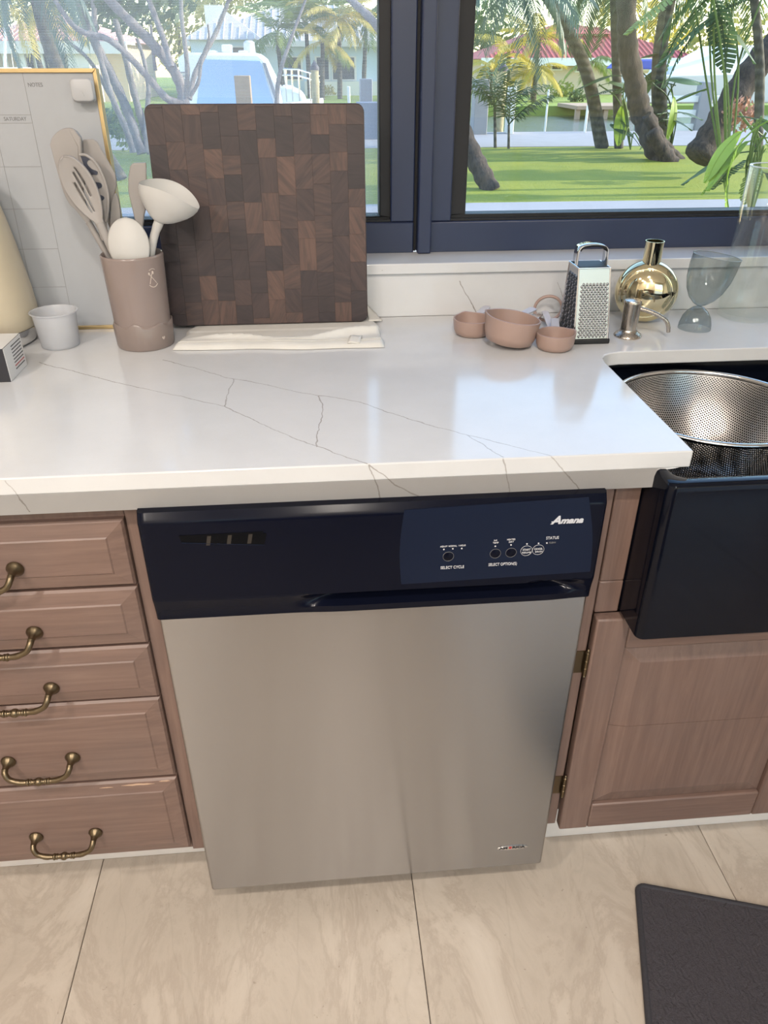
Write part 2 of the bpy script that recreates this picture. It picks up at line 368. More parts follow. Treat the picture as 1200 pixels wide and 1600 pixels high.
struct(B().box(3.0, 3.1, -3.5, .66, 0, 2.5).build('wall_right', M['wall']), 'plain white side wall beyond the sink', 'wall')
wf = B(); wf.box(-2.5, -.62, -3.5, -3.4, 0, 2.5); wf.box(-.22, .7, -3.5, -3.4, 0, 2.5); wf.box(-.62, -.22, -3.5, -3.4, 0, .9); wf.box(-.62, -.22, -3.5, -3.4, 2.15, 2.5); wf.box(2.7, 3.1, -3.5, -3.4, 0, 2.5); wf.box(.7, 2.7, -3.5, -3.4, 2.15, 2.5)
struct(wf.build('wall_front', M['wall']), 'white wall opposite the window, with a glazed door', 'wall')
struct(B().box(-2.5, 3.1, -3.5, .86, 2.5, 2.6).build('ceiling', M['ceil']), 'flat white ceiling with recessed lamps', 'ceiling')
dr = thing('door_1', 'wide glazed patio door opposite the window', 'door', (1.7, -3.45, 0)); dr['kind'] = 'structure'
d = B()
for x in (.7, 1.67, 2.64): d.box(x, x+.06, -3.48, -3.42, 0, 2.15)
d.box(.76, 2.64, -3.48, -3.42, 0, .08); d.box(.76, 2.64, -3.48, -3.42, 2.09, 2.15); d.build('door_frame', M['white_trim'], dr, .003)
B().box(.76, 2.64, -3.455, -3.449, .08, 2.09).build('pane', M['pane'], dr)
w3 = thing('window_3', 'unseen narrow window added for a bright streak on the steel', 'window', (-.42, -3.45, .9)); w3['kind'] = 'structure'  # unseen window added to put a bright streak in the steel's reflection
d = B()
for x in (-.62, -.25): d.box(x, x+.03, -3.48, -3.42, .9, 2.15)
d.box(-.59, -.25, -3.48, -3.42, .9, .93); d.box(-.59, -.25, -3.48, -3.42, 2.12, 2.15); d.build('window_frame', M['white_trim'], w3, .003)
B().box(-.59, -.25, -3.455, -3.449, .93, 2.12).build('pane', M['pane'], w3)
struct(B().box(-14, 14, -24, -3.51, -.4, -.1).build('terrace', simple('pale_terrace_paving', col(176, 176, 178), .8), smooth=False), 'unseen pale paving added to show bright through the opposite door', 'terrace')  # unseen ground added so the opposite door shows sunlit paving
# sill, splash, plinths
struct(B().box(-1.5, 2.1, .632, .74, .998, 1.018).build('trim_1', M['quartz'], bevel=.002), 'white quartz window ledge above the splash', 'sill')
struct(B().box(-2.4, 3.0, .64, .662, H, .9985).build('trim_2', M['quartz']), 'low white quartz splash at the back of the counter', 'splash')
struct(B().box(-2.4, -.03, .136, .15, 0, .17).build('baseboard_left', M['white_trim'], bevel=.002), 'white plinth board under the drawers', 'plinth')
struct(B().box(.606, 3.0, .1075, .125, 0, .17).build('baseboard_right', M['white_trim'], bevel=.002), 'white plinth board under the sink cabinet', 'plinth')
# windows
def window(n, x0, x1, right_side, label):
    w = thing('window_%d' % n, label, 'window', ((x0+x1)/2, .76, 1.017)); w['kind'] = 'structure'
    def fr(name, *a, bev=.0025): return B().box(*a).build(name, M['frame_dark'], w, bev)
    fr('bottom_rail', x0, x1, .73, .80, 1.0165, 1.076); fr('top_rail', x0, x1, .73, .80, 2.03, 2.10)
    if right_side: fr('stile', x0, x0+.041, .7302, .80, 1.0765, 2.03); fr('stile', x1-.05, x1, .73, .80, 1.0765, 2.03); a, b = x0+.041, x1-.05
    else: fr('stile', x1-.046, x1, .7302, .80, 1.0765, 2.03); fr('stile', x0, x0+.05, .73, .80, 1.0765, 2.03); a, b = x0+.05, x1-.046
    g = .031 if right_side else .021
    bd = B(); bd.box(a, b, .744, .79, 1.0765, 1.0855); bd.box(a, a+g, .744, .79, 1.0855, 2.03); bd.box(b-g, b, .744, .79, 1.0855, 2.03); bd.build('glazing_bead', M['gasket'], w, .002)
    B().box(a+g, b-g, .762, .766, 1.0855, 2.03).build('pane', M['pane'], w)
    rl = B(); rl.box(a, b, .736, .744, 1.0765, 1.0805); rl.build('screen_track', M['gasket'], w)
    return w, a, b, g
w1, a1, b1, g1 = window(1, -1.5, .4335, False, 'left window with dark frame and insect screen behind the board')
t = NT('insect_screen'); tr = t.n('BsdfTransparent', i_0=(1, 1, 1, 1)); df = t.n('BsdfDiffuse', i_0=col(196, 200, 210)); tl = t.n('BsdfTranslucent', i_0=col(205, 208, 216))
p = t.world((430, 1, 430)); fx = t.vec('FRACTION', p); sx = t.n('SeparateXYZ'); t.l(fx, sx.inputs[0])
thr = t.math('MAXIMUM', t.math('LESS_THAN', sx.outputs[0], .17), t.math('LESS_THAN', sx.outputs[2], .17))
ad = t.n('MixShader', i_0=.5); t.l(df.outputs[0], ad.inputs[1]); t.l(tl.outputs[0], ad.inputs[2])
mx = t.n('MixShader'); t.l(thr, mx.inputs[0]); t.l(tr.outputs[0], mx.inputs[1]); t.l(ad.outputs[0], mx.inputs[2]); M['screen'] = t.done(mx)
B().box(a1, b1, .7805, .781, 1.0855, 2.03).build('insect_screen', M['screen'], w1)
window(2, .4665, 2.1, True, 'right window with dark frame above the sink')
mu = B().box(.4395, .4665, .712, .80, 1.0185, 2.1); struct(mu.build('trim_3', M['frame_dark'], bevel=.003), 'dark upright mullion between the two windows', 'mullion')
struct(B().box(.4335, .4395, .742, .80, 1.0185, 2.1).build('trim_4', M['gasket']), 'black gap strip beside the mullion', 'mullion')

# ------------------------------------------------------------------ counter and cabinets
cut = [(-2.39, .0066), (.713, .0066), (.713, .345), (.716, .366), (.725, .381), (.740, .390), (.758, .394), (1.36, .394), (1.395, .385), (1.405, .35), (1.405, .0066), (2.99, .0066), (2.99, .639), (-2.39, .639)]
ct = thing('worktop', 'white veined quartz worktop cut out around the black sink', 'worktop', (0, .3, .863))
B().prism(cut, .891, H).build('slab', M['quartz'], ct, .0018, 2)
ap = B(); ap.box(-2.39, .668, .0066, .030, .863, .8915); ap.box(1.45, 2.99, .0066, .030, .863, .8915)
ap.prism([(.668, .863), (.668, .8915), (.700, .8915), (.690, .8895), (.681, .8885), (.6765, .882)], 0, .0234, Matrix(((1, 0, 0, 0), (0, 0, 1, .0066), (0, 1, 0, 0), (0, 0, 0, 1))))
ap.build('front_edge', M['quartz'], ct, .0008)

def bev_panel(b, x0, x1, z0, z1, yb, yf, bw, step=.004):
    """drawer front: a raised field with a broad sloping border"""
    r = [(0, yb), (0, yf+.009), (.003, yf+.0055), (bw, yf+.0015), (bw+.002, yf), ]
    vs = []; fs = []
    for d_, y in r: vs += [(x0+d_, y, z0+d_), (x1-d_, y, z0+d_), (x1-d_, y, z1-d_), (x0+d_, y, z1-d_)]
    n = len(r)
    for i in range(n-1):
        for k in range(4): fs.append((i*4+k, i*4+(k+1) % 4, (i+1)*4+(k+1) % 4, (i+1)*4+k))
    fs.append((n*4-4, n*4-3, n*4-2, n*4-1)); fs.append((3, 2, 1, 0)); return b.add(vs, fs)
def pull(parent, xc, zc, y):
    b = B(); h = .0483
    for s in (-1, 1):
        x = xc+s*h; Mx = Matrix.Translation((x, y, zc)) @ Matrix.Rotation(math.pi/2, 4, 'X')
        b.lathe([(0, 0), (.0105, 0), (.0115, .0015), (.0112, .003), (.009, .006), (.006, .010), (.0048, .014), (.0046, .019)], 20, Mx, cap1=True)
        pts = spline([(x, y-.017, zc), (x-s*.001, y-.0225, zc-.004), (x-s*.006, y-.026, zc-.012), (x-s*.017, y-.027, zc-.0175), (xc+s*.022, y-.027, zc-.0195), (xc, y-.027, zc-.02)], 5)
        b.tube(pts, [.0046]*5+[.0044]*5+[.0043]*5+[.0047]*5+[.0042]*6, 10)
    zz = zc-.0198
    for k, r in ((-.0155, .0057), (-.0115, .0052), (-.0055, .0048), (0, .0068), (.0055, .0048), (.0115, .0052), (.0155, .0057)):
        b.sphere((xc+k, y-.027, zz), r, 12, 8, (.62 if k else 1.0, 1, 1))
    return b.build('handle', M['old_brass'], parent, sharp=60)
dc = thing('drawer_cabinet', 'mauve painted cabinet of five drawers beside the dishwasher', 'cabinet', (-.22, .035, .155))
ff = B(); ff.box(-.46, -.418, .035, .055, .155, .863); ff.box(-.0262, -.003, .035, .055, .150, .863)
ff.box(-.418, -.0262, .0352, .055, .838, .863)
for z in (.7325, .6295, .526, .350): ff.box(-.418, -.0262, .044, .055, z-.012, z+.012)
ff.box(-.418, -.0262, .0352, .055, .155, .172); ff.build('face_frame', M['cab_v'], dc, .0012)
B().box(-.46, -.003, .055, .60, .15, .862).build('carcass', M['cab_h'], dc)
DZ = [(.735, .839, .7755), (.632, .7305, .668), (.528, .6275, .564), (.354, .5245, .4185), (.168, .3475, .2365)]
for k, (z0, z1, hz) in enumerate(DZ):
    df_ = bev_panel(B(), -.418, -.0268, z0, z1, .044, .019, .023).build('drawer', M['cab_h'], dc, sharp=12)
    df_['label'] = ['top drawer', 'second drawer from the top', 'middle drawer', 'second drawer from the bottom', 'bottom drawer with chipped paint along its upper edge'][k]
    pull(df_, -.2225, hz, .019)
    if k == 4:   # paint chipped down to pale wood
        ch = B()
        for x0, x1, zc, hh in ((-.115, -.062, .3400, .0028), (-.055, -.0365, .3432, .0022), (-.150, -.128, .3385, .0012)):
            n = 9; up = [(x0+(x1-x0)*i/n, zc+hh*math.sin(math.pi*i/n)*(.6+.4*rnd.random())) for i in range(n+1)]; dn = [(x, zc-hh*.7*math.sin(math.pi*i/n)*(.4+.6*rnd.random())) for i, (x, z) in enumerate(up)]
            ch.slab([(x, .0245-(.3475-z)*.22, z) for x, z in up]+[(x, .0245-(.3475-z)*.22, z) for x, z in dn[1:-1]][::-1], (0, .0005, 0))
        ch.build('paint_chip', simple('bare_wood_chip', col(176, 148, 126), .7), df_)
bc = thing('base_cabinet', 'mauve painted base cabinet left of the drawers', 'cabinet', (-1.4, .035, .155))
B().box(-2.39, -.461, .035, .60, .15, .862).build('carcass', M['cab_v'], bc, .001)
for x0 in (-.92, -1.39, -1.86, -2.33): bev_panel(B(), x0, x0+.44, .17, .84, .0345, .016, .05).build('door', M['cab_v'], bc, sharp=12)

sc_ = thing('sink_cabinet', 'mauve painted cabinet below the black sink', 'cabinet', (1.05, .035, .15))
ff = B(); ff.box(.606, .6275, .030, .06, .15, .863); ff.build('face_frame', M['cab_v'], sc_, .0015)
fb = B(); fb.box(.6295, .6655, .030, .05, .695, .863); fb.build('filler_strip', M['cab_v'], sc_, .002, 2)
fb = B(); fb.box(.6295, .6655, .030, .05, .6375, .6944); fb.build('filler_strip', M['cab_v'], sc_, .002, 2)
cb = B(); cb.box(.6275, 1.47, .06, .62, .15, .62); cb.box(.6275, .6645, .055, .62, .62, .862); cb.box(1.435, 1.47, .03, .62, .62, .862); cb.build('carcass', M['cab_h'], sc_)
for x0, x1 in ((.6305, 1.046), (1.049, 1.466)):
    dd = bpy.data.objects.new('door', None); C.objects.link(dd); dd.parent = sc_; ORG[dd.name] = ORG[sc_.name]
    yb, yf = .036, .016
    B().box(x0, x0+.052, yf, yb, .150, .634).build('stile', M['cab_v'], dd, .003)
    B().box(x1-.052, x1, yf, yb, .150, .634).build('stile', M['cab_v'], dd, .003)
    B().box(x0+.0522, x1-.0522, yf+.0003, yb, .150, .212).build('rail', M['cab_h'], dd, .003)
    B().box(x0+.0522, x1-.0522, yf+.0003, yb, .574, .634).build('rail', M['cab_h'], dd, .003)
    for z0, z1, kk in ((.2145, .4042, 0), (.4052, .5715, 1)):   # raised field of two glued boards with a hairline joint
        a, b_ = x0+.0542, x1-.0542; q = .028
        zi0 = z0+q if kk == 0 else z0; zi1 = z1 if kk == 0 else z1-q
        v = [(a, yf+.0075, z0), (b_, yf+.0075, z0), (b_, yf+.0075, z1), (a, yf+.0075, z1), (a+q, yf+.0008, zi0), (b_-q, yf+.0008, zi0), (b_-q, yf+.0008, zi1), (a+q, yf+.0008, zi1)]
        v += [(x, yb, z) for x, _, z in v[:4]]
        f_ = [(4, 5, 6, 7), (1, 0, 8, 9), (2, 1, 9, 10), (3, 2, 10, 11), (0, 3, 11, 8), (8, 11, 10, 9), (1, 2, 6, 5), (3, 0, 4, 7), (0, 1, 5, 4), (2, 3, 7, 6)]
        B().add(v, f_).build('panel_board', M['cab_v'], dd, sharp=8)
for z in (.542, .257):
    h = B(); x = .6285; y = .024
    h.lathe([(0, -.030), (.0016, -.029), (.0028, -.026), (.0016, -.0235), (.004, -.022), (.0042, -.008), (.0036, -.0075), (.0042, -.007), (.0042, .007), (.0036, .0075), (.0042, .008), (.004, .022), (.0016, .0235), (.0028, .026), (.0016, .029), (0, .030)], 14, Matrix.Translation((x, y, z)))
    h.box(.612, x-.002, .0285, .030, z-.022, z+.022); h.build('hinge', M['old_brass'], sc_, sharp=40)
bc2 = thing('base_cabinet', 'mauve painted base cabinet right of the sink', 'cabinet', (2.2, .035, .155))
B().box(1.471, 2.99, .035, .60, .15, .862).build('carcass', M['cab_v'], bc2, .001)
for x0 in (1.5, 2.0, 2.5): bev_panel(B(), x0, x0+.47, .17, .84, .0345, .016, .05).build('door', M['cab_v'], bc2, sharp=12)

il = thing('reflection_island', 'unseen mauve island added to darken the dishwasher reflection', 'island', (.25, -2.1, 0))  # unseen island added so the steel door reflects something darker
B().box(-.16, .70, -2.55, -1.62, .10, .88).build('carcass', M['cab_v'], il, .003); B().box(-.20, .74, -2.60, -1.58, .88, .92).build('island_top', M['quartz'], il, .003)
B().box(-.12, .66, -2.5, -1.68, 0, .10).build('plinth', M['white_trim'], il)
for xa in (-.15, .28):
    o = bev_panel(B(), -xa-.41, -xa, .12, .86, 1.62, 1.602, .05).build('door', M['cab_v'], il, sharp=12, local=True); o.rotation_euler = (0, 0, math.pi); o.location = -ORG[il.name]

# ------------------------------------------------------------------ dishwasher
dw = thing('dishwasher', 'stainless steel dishwasher with black control panel below the worktop', 'dishwasher', (.3, 0, .078))
x0, x1 = .0, .6025
B().box(x0+.002, x1-.0015, 0, .045, .078, .6985).build('door_panel', M['steel_door'], dw, .004, 3)
B().box(.004, .599, .046, .60, .09, .855).build('tub', M['black_matt'], dw)
B().box(.006, .597, .075, .09, .004, .11).build('kick_plate', M['black_matt'], dw, .002)
def cp(u, v):
    x = x0+(x1-x0)*u; z = .6975+(.8655-.6975)*v
    zc = .7335-.0035*math.cos((u-.5)*3.0); y = -.013
    if z > .853: y = -.013+(z-.853)*.55
    elif z < zc:
        q = (zc-z)/max(1e-4, zc-.6975)
        k = max(0, min(1, (u-.30)/.14))*max(0, min(1, (.985-u)/.10)); k = k*k*(3-2*k)
        y = -.013+(.006*math.sin(q*math.pi/2))*(1-k)+k*(.026*math.sin(min(1, q*1.5)*math.pi)**.8*(q < .667)+.003*q)
    e = min(u, 1-u)*(x1-x0)
    if e < .006: y += .006-math.sqrt(max(0, .006**2-(.006-e)**2))
    return (x, y, z)
us = [0, .002, .005, .01]+[.02+.96*i/60 for i in range(61)]+[.99, .995, .998, 1]; NV = 64
b = B(); b.grid(lambda u, v: cp(us[round(u*(len(us)-1))], v), len(us)-1, NV)
n_ = len(us); k0 = len(b.v)
ring = [i for i in range(n_)]+[j*n_+n_-1 for j in range(1, NV+1)]+[NV*n_+i for i in range(n_-2, -1, -1)]+[j*n_ for j in range(NV-1, 0, -1)]
b.v += [Vector((b.v[i].x, .045, b.v[i].z)) for i in ring]; m_ = len(ring)
b.f += [(ring[i], k0+i, k0+(i+1) % m_, ring[(i+1) % m_]) for i in range(m_)]+[tuple(k0+i for i in range(m_))]
pn = b.build('control_panel', M['black_gloss'], dw, sharp=40)
# inset with the controls
yp = -.0132
def atp(u, v): return at(u, v, y=yp)
ins = B(); a0 = atp(632, 797); a1_ = atp(920, 777); a2 = atp(922, 893); a3 = atp(627, 913)
def edge(p, q, n, s): return [p.lerp(q, i/n)+Vector((s*math.sin(math.pi*i/n)*.004, 0, 0)) for i in range(n)]
ins.slab([a0]+edge(a0, a1_, 1, 0)[1:]+edge(a1_, a2, 8, 1)+edge(a2, a3, 1, 0)+edge(a3, a0, 8, -1), (0, .001, 0)); ins.v = [Vector((v.x, v.y-.0002, v.z)) for v in ins.v]
ins.build('control_inset', M['control'], pn, smooth=False)
yp = -.0136
def disc(name, u, v, r, m, ring_only=False, par=pn):
    c = atp(u, v); b = B(); Mx = Matrix.Translation((c.x, yp+.0004, c.z)) @ Matrix.Rotation(math.pi/2, 4, 'X')
    if ring_only: b.lathe([(r-.0003, 0), (r-.0003, .0006), (r, .0006), (r, 0)], 28, Mx)
    else: b.lathe([(0, .0008), (r*.8, .0009), (r, .0003), (r, 0)], 28, Mx)
    return b.build(name, m, par)
for (u, v, lit) in ((700.5, 869.5, 0), (774, 865, 0), (798.5, 863.5, 0), (822.5, 860.5, 1), (841, 859, 1)):
    bt = disc('button', u, v, .0073 if lit else .0068, M['black_gloss'] if not lit else M['control'])
    disc('button_ring', u, v, .0080 if lit else .0074, M['print_grey'] if not lit else M['print_white'], True)
for u, v in ((693.5, 858.5), (707.5, 857.5), (721.5, 857), (774, 853.5), (798.5, 851.5), (823.5, 850), (841.5, 849), (854.5, 848.5)): disc('indicator', u, v, .0011, M['print_white'])
def dtext(s, u0, u1, v, size, bold=0, mat='print_white', name='lettering', dy=.0001):
    p_ = atp((u0+u1)/2, v); w = (atp(u1, v)-atp(u0, v)).length
    return text(s, name, M[mat], pn, (p_.x, yp-dy, p_.z), size, 'CENTER', bold=bold, width=w)
dtext('SELECT CYCLE', 688.5, 725, 886.5, .0062); dtext('SELECT OPTION(S)', 763.5, 807.5, 881.5, .0062); dtext('STATUS', 853.5, 873, 840.5, .0060)
dtext('CLEAN', 858, 868, 847.8, .0034, mat='print_grey')
for s_, u0, u1 in (('HEAVY', 688, 699), ('NORMAL', 701, 714), ('1-HOUR', 716.5, 727.5)): dtext(s_, u0, u1, {'H': 854, 'N': 853.2, '1': 852.3}[s_[0]], .0034)
dtext('HI', 772, 776.5, 844.5, .0034); dtext('TEMP', 770, 779, 848.2, .0034); dtext('HEATED', 792.5, 805, 843, .0034); dtext('DRY', 795, 802.5, 846.8, .0034)
dtext('START', 816.5, 828.5, 858.5, .0042, dy=.0009); dtext('RESUME', 815.5, 829, 863, .0034, dy=.0009); dtext('CANCEL', 834.5, 847.5, 857.2, .0040, dy=.0009); dtext('DRAIN', 836, 847, 861.5, .0034, dy=.0009)
p_ = atp(887, 813)
text('A', 'logo', M['print_silver'], pn, (atp(869, 812.6).x, yp-.0001, p_.z+.0006), .0165, 'CENTER', bold=.0006, shear=.35, sx=1.05)
q0, q1 = atp(875, 813), atp(911, 813); text('mana', 'logo', M['print_silver'], pn, ((q0.x+q1.x)/2, yp-.0001, p_.z-.0005), .0125, 'CENTER', bold=.0005, shear=.35, width=q1.x-q0.x)
bb = B(); z_ = p_.z-.0015; bb.box(atp(862, 813).x, atp(876, 813).x, yp-.0003, yp, z_-.0007, z_+.0009); bb.build('logo', M['print_silver'], pn)
# vent slot with louvres
v0, v1 = at(283, 843, y=-.013), at(412, 841, y=-.013); zt_, zb_ = v1.z+.0105, v1.z-.0095
vt = bpy.data.objects.new('vent', None); C.objects.link(vt); vt.parent = dw; ORG[vt.name] = ORG[dw.name]
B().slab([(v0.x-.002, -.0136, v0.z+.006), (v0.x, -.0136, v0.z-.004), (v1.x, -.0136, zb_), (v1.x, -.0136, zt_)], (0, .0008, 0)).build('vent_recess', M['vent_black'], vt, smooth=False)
B().slab([(v0.x, -.0140, v0.z-.0045), (v0.x, -.0140, v0.z-.0052), (v1.x, -.0140, zb_-.0007), (v1.x, -.0140, zb_)], (0, .001, 0)).build('vent_lip', M['control'], vt, smooth=False)
for i in range(9):
    x = v0.x+.030+(v1.x-v0.x-.034)*i/8
    B().slab([(x, -.0139, zb_+.003), (x+.005, -.0139, zb_+.003), (x+.008, -.0139, zt_-.003), (x+.003, -.0139, zt_-.003)], (0, .0006, 0)).build('louvre', M['vent_black'] if i % 3 else M['bronze'], vt, smooth=False)  # some louvres coloured bronze to paint in small glints
# oval maker's badge
c_ = at(801, 1324, y=0); bg_ = bpy.data.objects.new('badge', None); C.objects.link(bg_); bg_.parent = dw; ORG[bg_.name] = ORG[dw.name]
Mx = Matrix.Translation((c_.x, 0, c_.z)) @ Matrix.Rotation(math.pi/2, 4, 'X') @ Matrix.Diagonal((1, .17, 1, 1))
B().lathe([(0, .0012), (.027, .0011), (.0285, .0005), (.0285, 0)], 40, Mx).build('badge_plate', M['steel'], bg_)
text('AM', 'badge_lettering', M['print_dark'], bg_, (c_.x-.0245, -.0014, c_.z+.001), .0068, 'LEFT', bold=.0003, width=.0155)
text('E', 'badge_lettering', M['print_red'], bg_, (c_.x-.0075, -.0014, c_.z+.001), .0072, 'LEFT', bold=.0003, width=.005)
text('RICA', 'badge_lettering', M['print_dark'], bg_, (c_.x-.0012, -.0014, c_.z+.001), .0068, 'LEFT', bold=.0003, width=.0235)

# ------------------------------------------------------------------ sink and colander
sk_ = B()
def ringf(x0, x1, y0, y1, r, z): return [(x, y, z) for x, y in rrect(x0, x1, y0, y1, r, 6)]
L = [ringf(.667, 1.432, -.040, .45, .012, .640), ringf(.667, 1.432, -.040, .45, .012, .880), ringf(.669, 1.430, -.038, .448, .012, .8885), ringf(.673, 1.426, -.033, .444, .012, .8905),
     ringf(.680, 1.419, -.022, .437, .016, .8905), ringf(.685, 1.414, -.016, .432, .02, .888), ringf(.688, 1.411, -.012, .429, .025, .880), ringf(.690, 1.408, -.008, .426, .03, .74), ringf(.712, 1.386, .015, .404, .05, .700), ringf(.80, 1.30, .10, .32, .08, .698)]
n = len(L[0])
for k in L: sk_.v += [Vector(p) for p in k]
for i in range(len(L)-1):
    for j in range(n): sk_.f.append((i*n+j, i*n+(j+1) % n, (i+1)*n+(j+1) % n, (i+1)*n+j))
sk_.f.append(tuple(range(n))); sk_.f.append(tuple((len(L)-1)*n+j for j in range(n)))
so = thing('farmhouse_sink', 'glossy black apron-front sink set into the white worktop', 'sink', (1.05, .2, .64))
sk_.build('basin', M['black_sink'], so, .002, 2, sharp=50)
B().lathe([(0, .003), (.035, .003), (.044, .0015), (.045, 0)], 28, Matrix.Translation((1.05, .21, .6985))).build('drain', M['steel'], so)

co_ = thing('colander', 'large stainless steel mesh colander standing in the black sink', 'colander', (.861, .243, .70))
cz = .875; R0 = .1525
prof = [(.0001, -.146), (.03, -.1455), (.055, -.142), (.078, -.132), (.098, -.116), (.114, -.096), (.127, -.072), (.138, -.045), (.146, -.018), (.150, -.004)]
prof = [(p.x, p.z) for p in spline([(r, 0, z) for r, z in prof], 3)]
arcl = [0]
for (r0, z0), (r1, z1) in zip(prof, prof[1:]): arcl.append(arcl[-1]+math.hypot(r1-r0, z1-z0))
b = B(); N = 72; k = len(prof)
b.lathe(prof, N, Matrix.Translation((.861, .243, cz))); bw_ = b.build('bowl', M['perf'], co_, fix=False, sharp=80)
uvl = bw_.data.uv_layers.new(name='UVMap'); ol = Vector((.861, .243, 0))-ORG[co_.name]
for po in bw_.data.polygons:
    for li in po.loop_indices:
        vi = bw_.data.loops[li].vertex_index; i = vi % k; j = vi//k; a = 2*math.pi*j/N; uvl.data[li].uv = (arcl[i]*math.cos(a), arcl[i]*math.sin(a))
b = B(); b.tube([(.861+R0*math.cos(a), .243+R0*math.sin(a), cz) for a in [2*math.pi*i/72 for i in range(72)]], .0042, 10, closed=True); b.build('rim', M['steel'], co_, sharp=80)
b = B(); b.lathe([(.062, -.170), (.064, -.1705), (.060, -.145), (.058, -.144)], 40, Matrix.Translation((.861, .243, cz))); b.build('foot_ring', M['steel'], co_)
for aa in (math.radians(152), math.radians(-28)):
    d_ = Vector((math.cos(aa), math.sin(aa), 0)); s_ = Vector((-d_.y, d_.x, 0)); o_ = Vector((.861, .243, cz-.008))
    pts = [o_+d_*.149-s_*.034, o_+d_*.160-s_*.034, o_+d_*.172-s_*.026+Vector((0, 0, .004)), o_+d_*.177+Vector((0, 0, .006)), o_+d_*.172+s_*.026+Vector((0, 0, .004)), o_+d_*.160+s_*.034, o_+d_*.149+s_*.034]
    if d_.x < 0: pts = [p+Vector((max(0, .697-p.x), 0, 0)) for p in pts]
    B().tube([p+Vector((0, 0, .007)) for p in spline(pts, 5)], .0034, 10).build('handle', M['steel'], co_, sharp=80)
b = B(); aa = math.radians(176); c_ = Vector((.861+.1455*math.cos(aa), .243+.1455*math.sin(aa), cz-.014)); b.sphere(c_, .0035); b.build('rivet', M['chrome'], co_)
# ------------------------------------------------------------------ things on the worktop
ZC = H
# towel
tw = thing('tea_towel', 'folded white tea towel lying under the wooden cutting board', 'towel', (.16, .54, ZC))
def tfn(u, v, top):
    A, Bq, Cq, D = Vector((-.020, .470, 0)), Vector((.352, .452, 0)), Vector((.348, .628, 0)), Vector((.000, .612, 0))
    p = (A.lerp(Bq, u)).lerp(D.lerp(Cq, u), v)
    n1 = noise.noise((u*6, v*3, 1.3)); p.y += .008*noise.noise((u*4, 2.1, 0))*(1-v)-.008*math.sin(u*math.pi)*(1-v)*.6; p.x += .006*noise.noise((v*5, 7.7, u))
    e = min(1, min(u/.025, (1-u)/.02, v/.05, (1-v)/.03)); e = math.sqrt(max(0, e*(2-e)))
    ridge = math.exp(-((v-(.30+.10*math.sin(u*7+1)*(.4+u)))/.05)**2)*(.010+.004*math.sin(u*9))
    fold = .0055*(1 if v < .30+.1*math.sin(u*7+1)*(.4+u) else .55)
    h = .0005+e*((fold+ridge*min(1, u*3)+.0012*n1) if v < .62 else .0045)
    h += e*.0055*math.exp(-((v-.11)/.07)**2)*(.7+.5*noise.noise((u*5, 9.1, 0)))
    if v > .62: h = min(h, .0048)
    p.z = ZC+(h+.0003 if top else .0003); return p
b = B(); b.grid(lambda u, v: tfn(u, v, True), 90, 44); b.grid(lambda u, v: tfn(u, v, False), 90, 44)
b.build('cloth', M['cloth'], tw, sharp=180)
b = B()   # corner of the towel folded up against the splash
b.grid(lambda u, v: Vector((.333+.026*u-.010*v*u, .596+.038*v, ZC+.0058+.020*v*v*(1-u*.9))), 8, 8); b.build('turned_corner', M['cloth'], tw, solid=.0025, sharp=180)
b = B(); b.grid(lambda u, v: Vector((.286+.022*u+.006*v, .458+.030*v, ZC+.0078+.0045*math.sin(v*2.2)+.001*math.sin(u*6))), 4, 6); b.build('hanging_tag', M['cloth'], tw, solid=.0012)
b = B()
for k in range(2):
    pts = [Vector((lambda p: (p.x, p.y, p.z+.0006))(tfn(i/60, .10+.06*k, True))) for i in range(1, 60)]; b.tube(pts, .0007, 5)
b.build('hem_seam', M['cloth'], tw)

# cutting board, leaning on the ledge
bd = thing('cutting_board', 'dark end-grain wooden cutting board leaning on the window ledge', 'cutting board', (.146, .6035, ZC+.0052), (-math.radians(5.6), 0, 0))
BW, BH, BT = .370, .368, .030
ol = rrect(-BW/2, BW/2, 0, BH, .014, 5)
def onto(y0, h): return Matrix(((1, 0, 0, 0), (0, 0, 1, y0), (0, 1, 0, 0), (0, 0, 0, 1)))
B().prism(ol, 0, BT-.0012, onto(-BT/2+.0012, 0)).build('core', M['wood_edge'], bd, .003, 3, local=True)
def clip(poly, x0, x1, z0, z1):
    for ax, val, sg in ((0, x0, 1), (0, x1, -1), (1, z0, 1), (1, z1, -1)):
        out = []
        for i, p in enumerate(poly):
            q = poly[(i+1) % len(poly)]; a, b_ = (p[ax]-val)*sg, (q[ax]-val)*sg
            if a >= 0: out.append(p)
            if (a < 0) != (b_ < 0): t = a/(a-b_); out.append((p[0]+(q[0]-p[0])*t, p[1]+(q[1]-p[1])*t))
        poly = out
        if not poly: break
    return poly
inner = rrect(-BW/2+.0015, BW/2-.0015, .0015, BH-.0015, .0125, 5)
xs = [-BW/2+BW*i/12 for i in range(13)]
for i in range(12):
    z = 0-rnd.random()*.03
    while z < BH:
        hh = rnd.choice((.030, .043, .048, .052, .046, .056, .062)); po = clip(inner, xs[i]+.00005, xs[i+1]-.00005, max(z, 0)+.00005, min(z+hh, BH)-.00005); z += hh
        if len(po) < 3: continue
        cx = sum(p[0] for p in po)/len(po); cz_ = sum(p[1] for p in po)/len(po)
        o = B().prism([(x-cx, q-cz_) for x, q in po], 0, .0016+.00012*rnd.random(), Matrix(((1, 0, 0, 0), (0, 0, -1, 0), (0, 1, 0, 0), (0, 0, 0, 1)))).build('block', M['wood'], bd, .00012, 1, local=True, smooth=False)
        o.location = (cx, -BT/2+.0010, cz_)

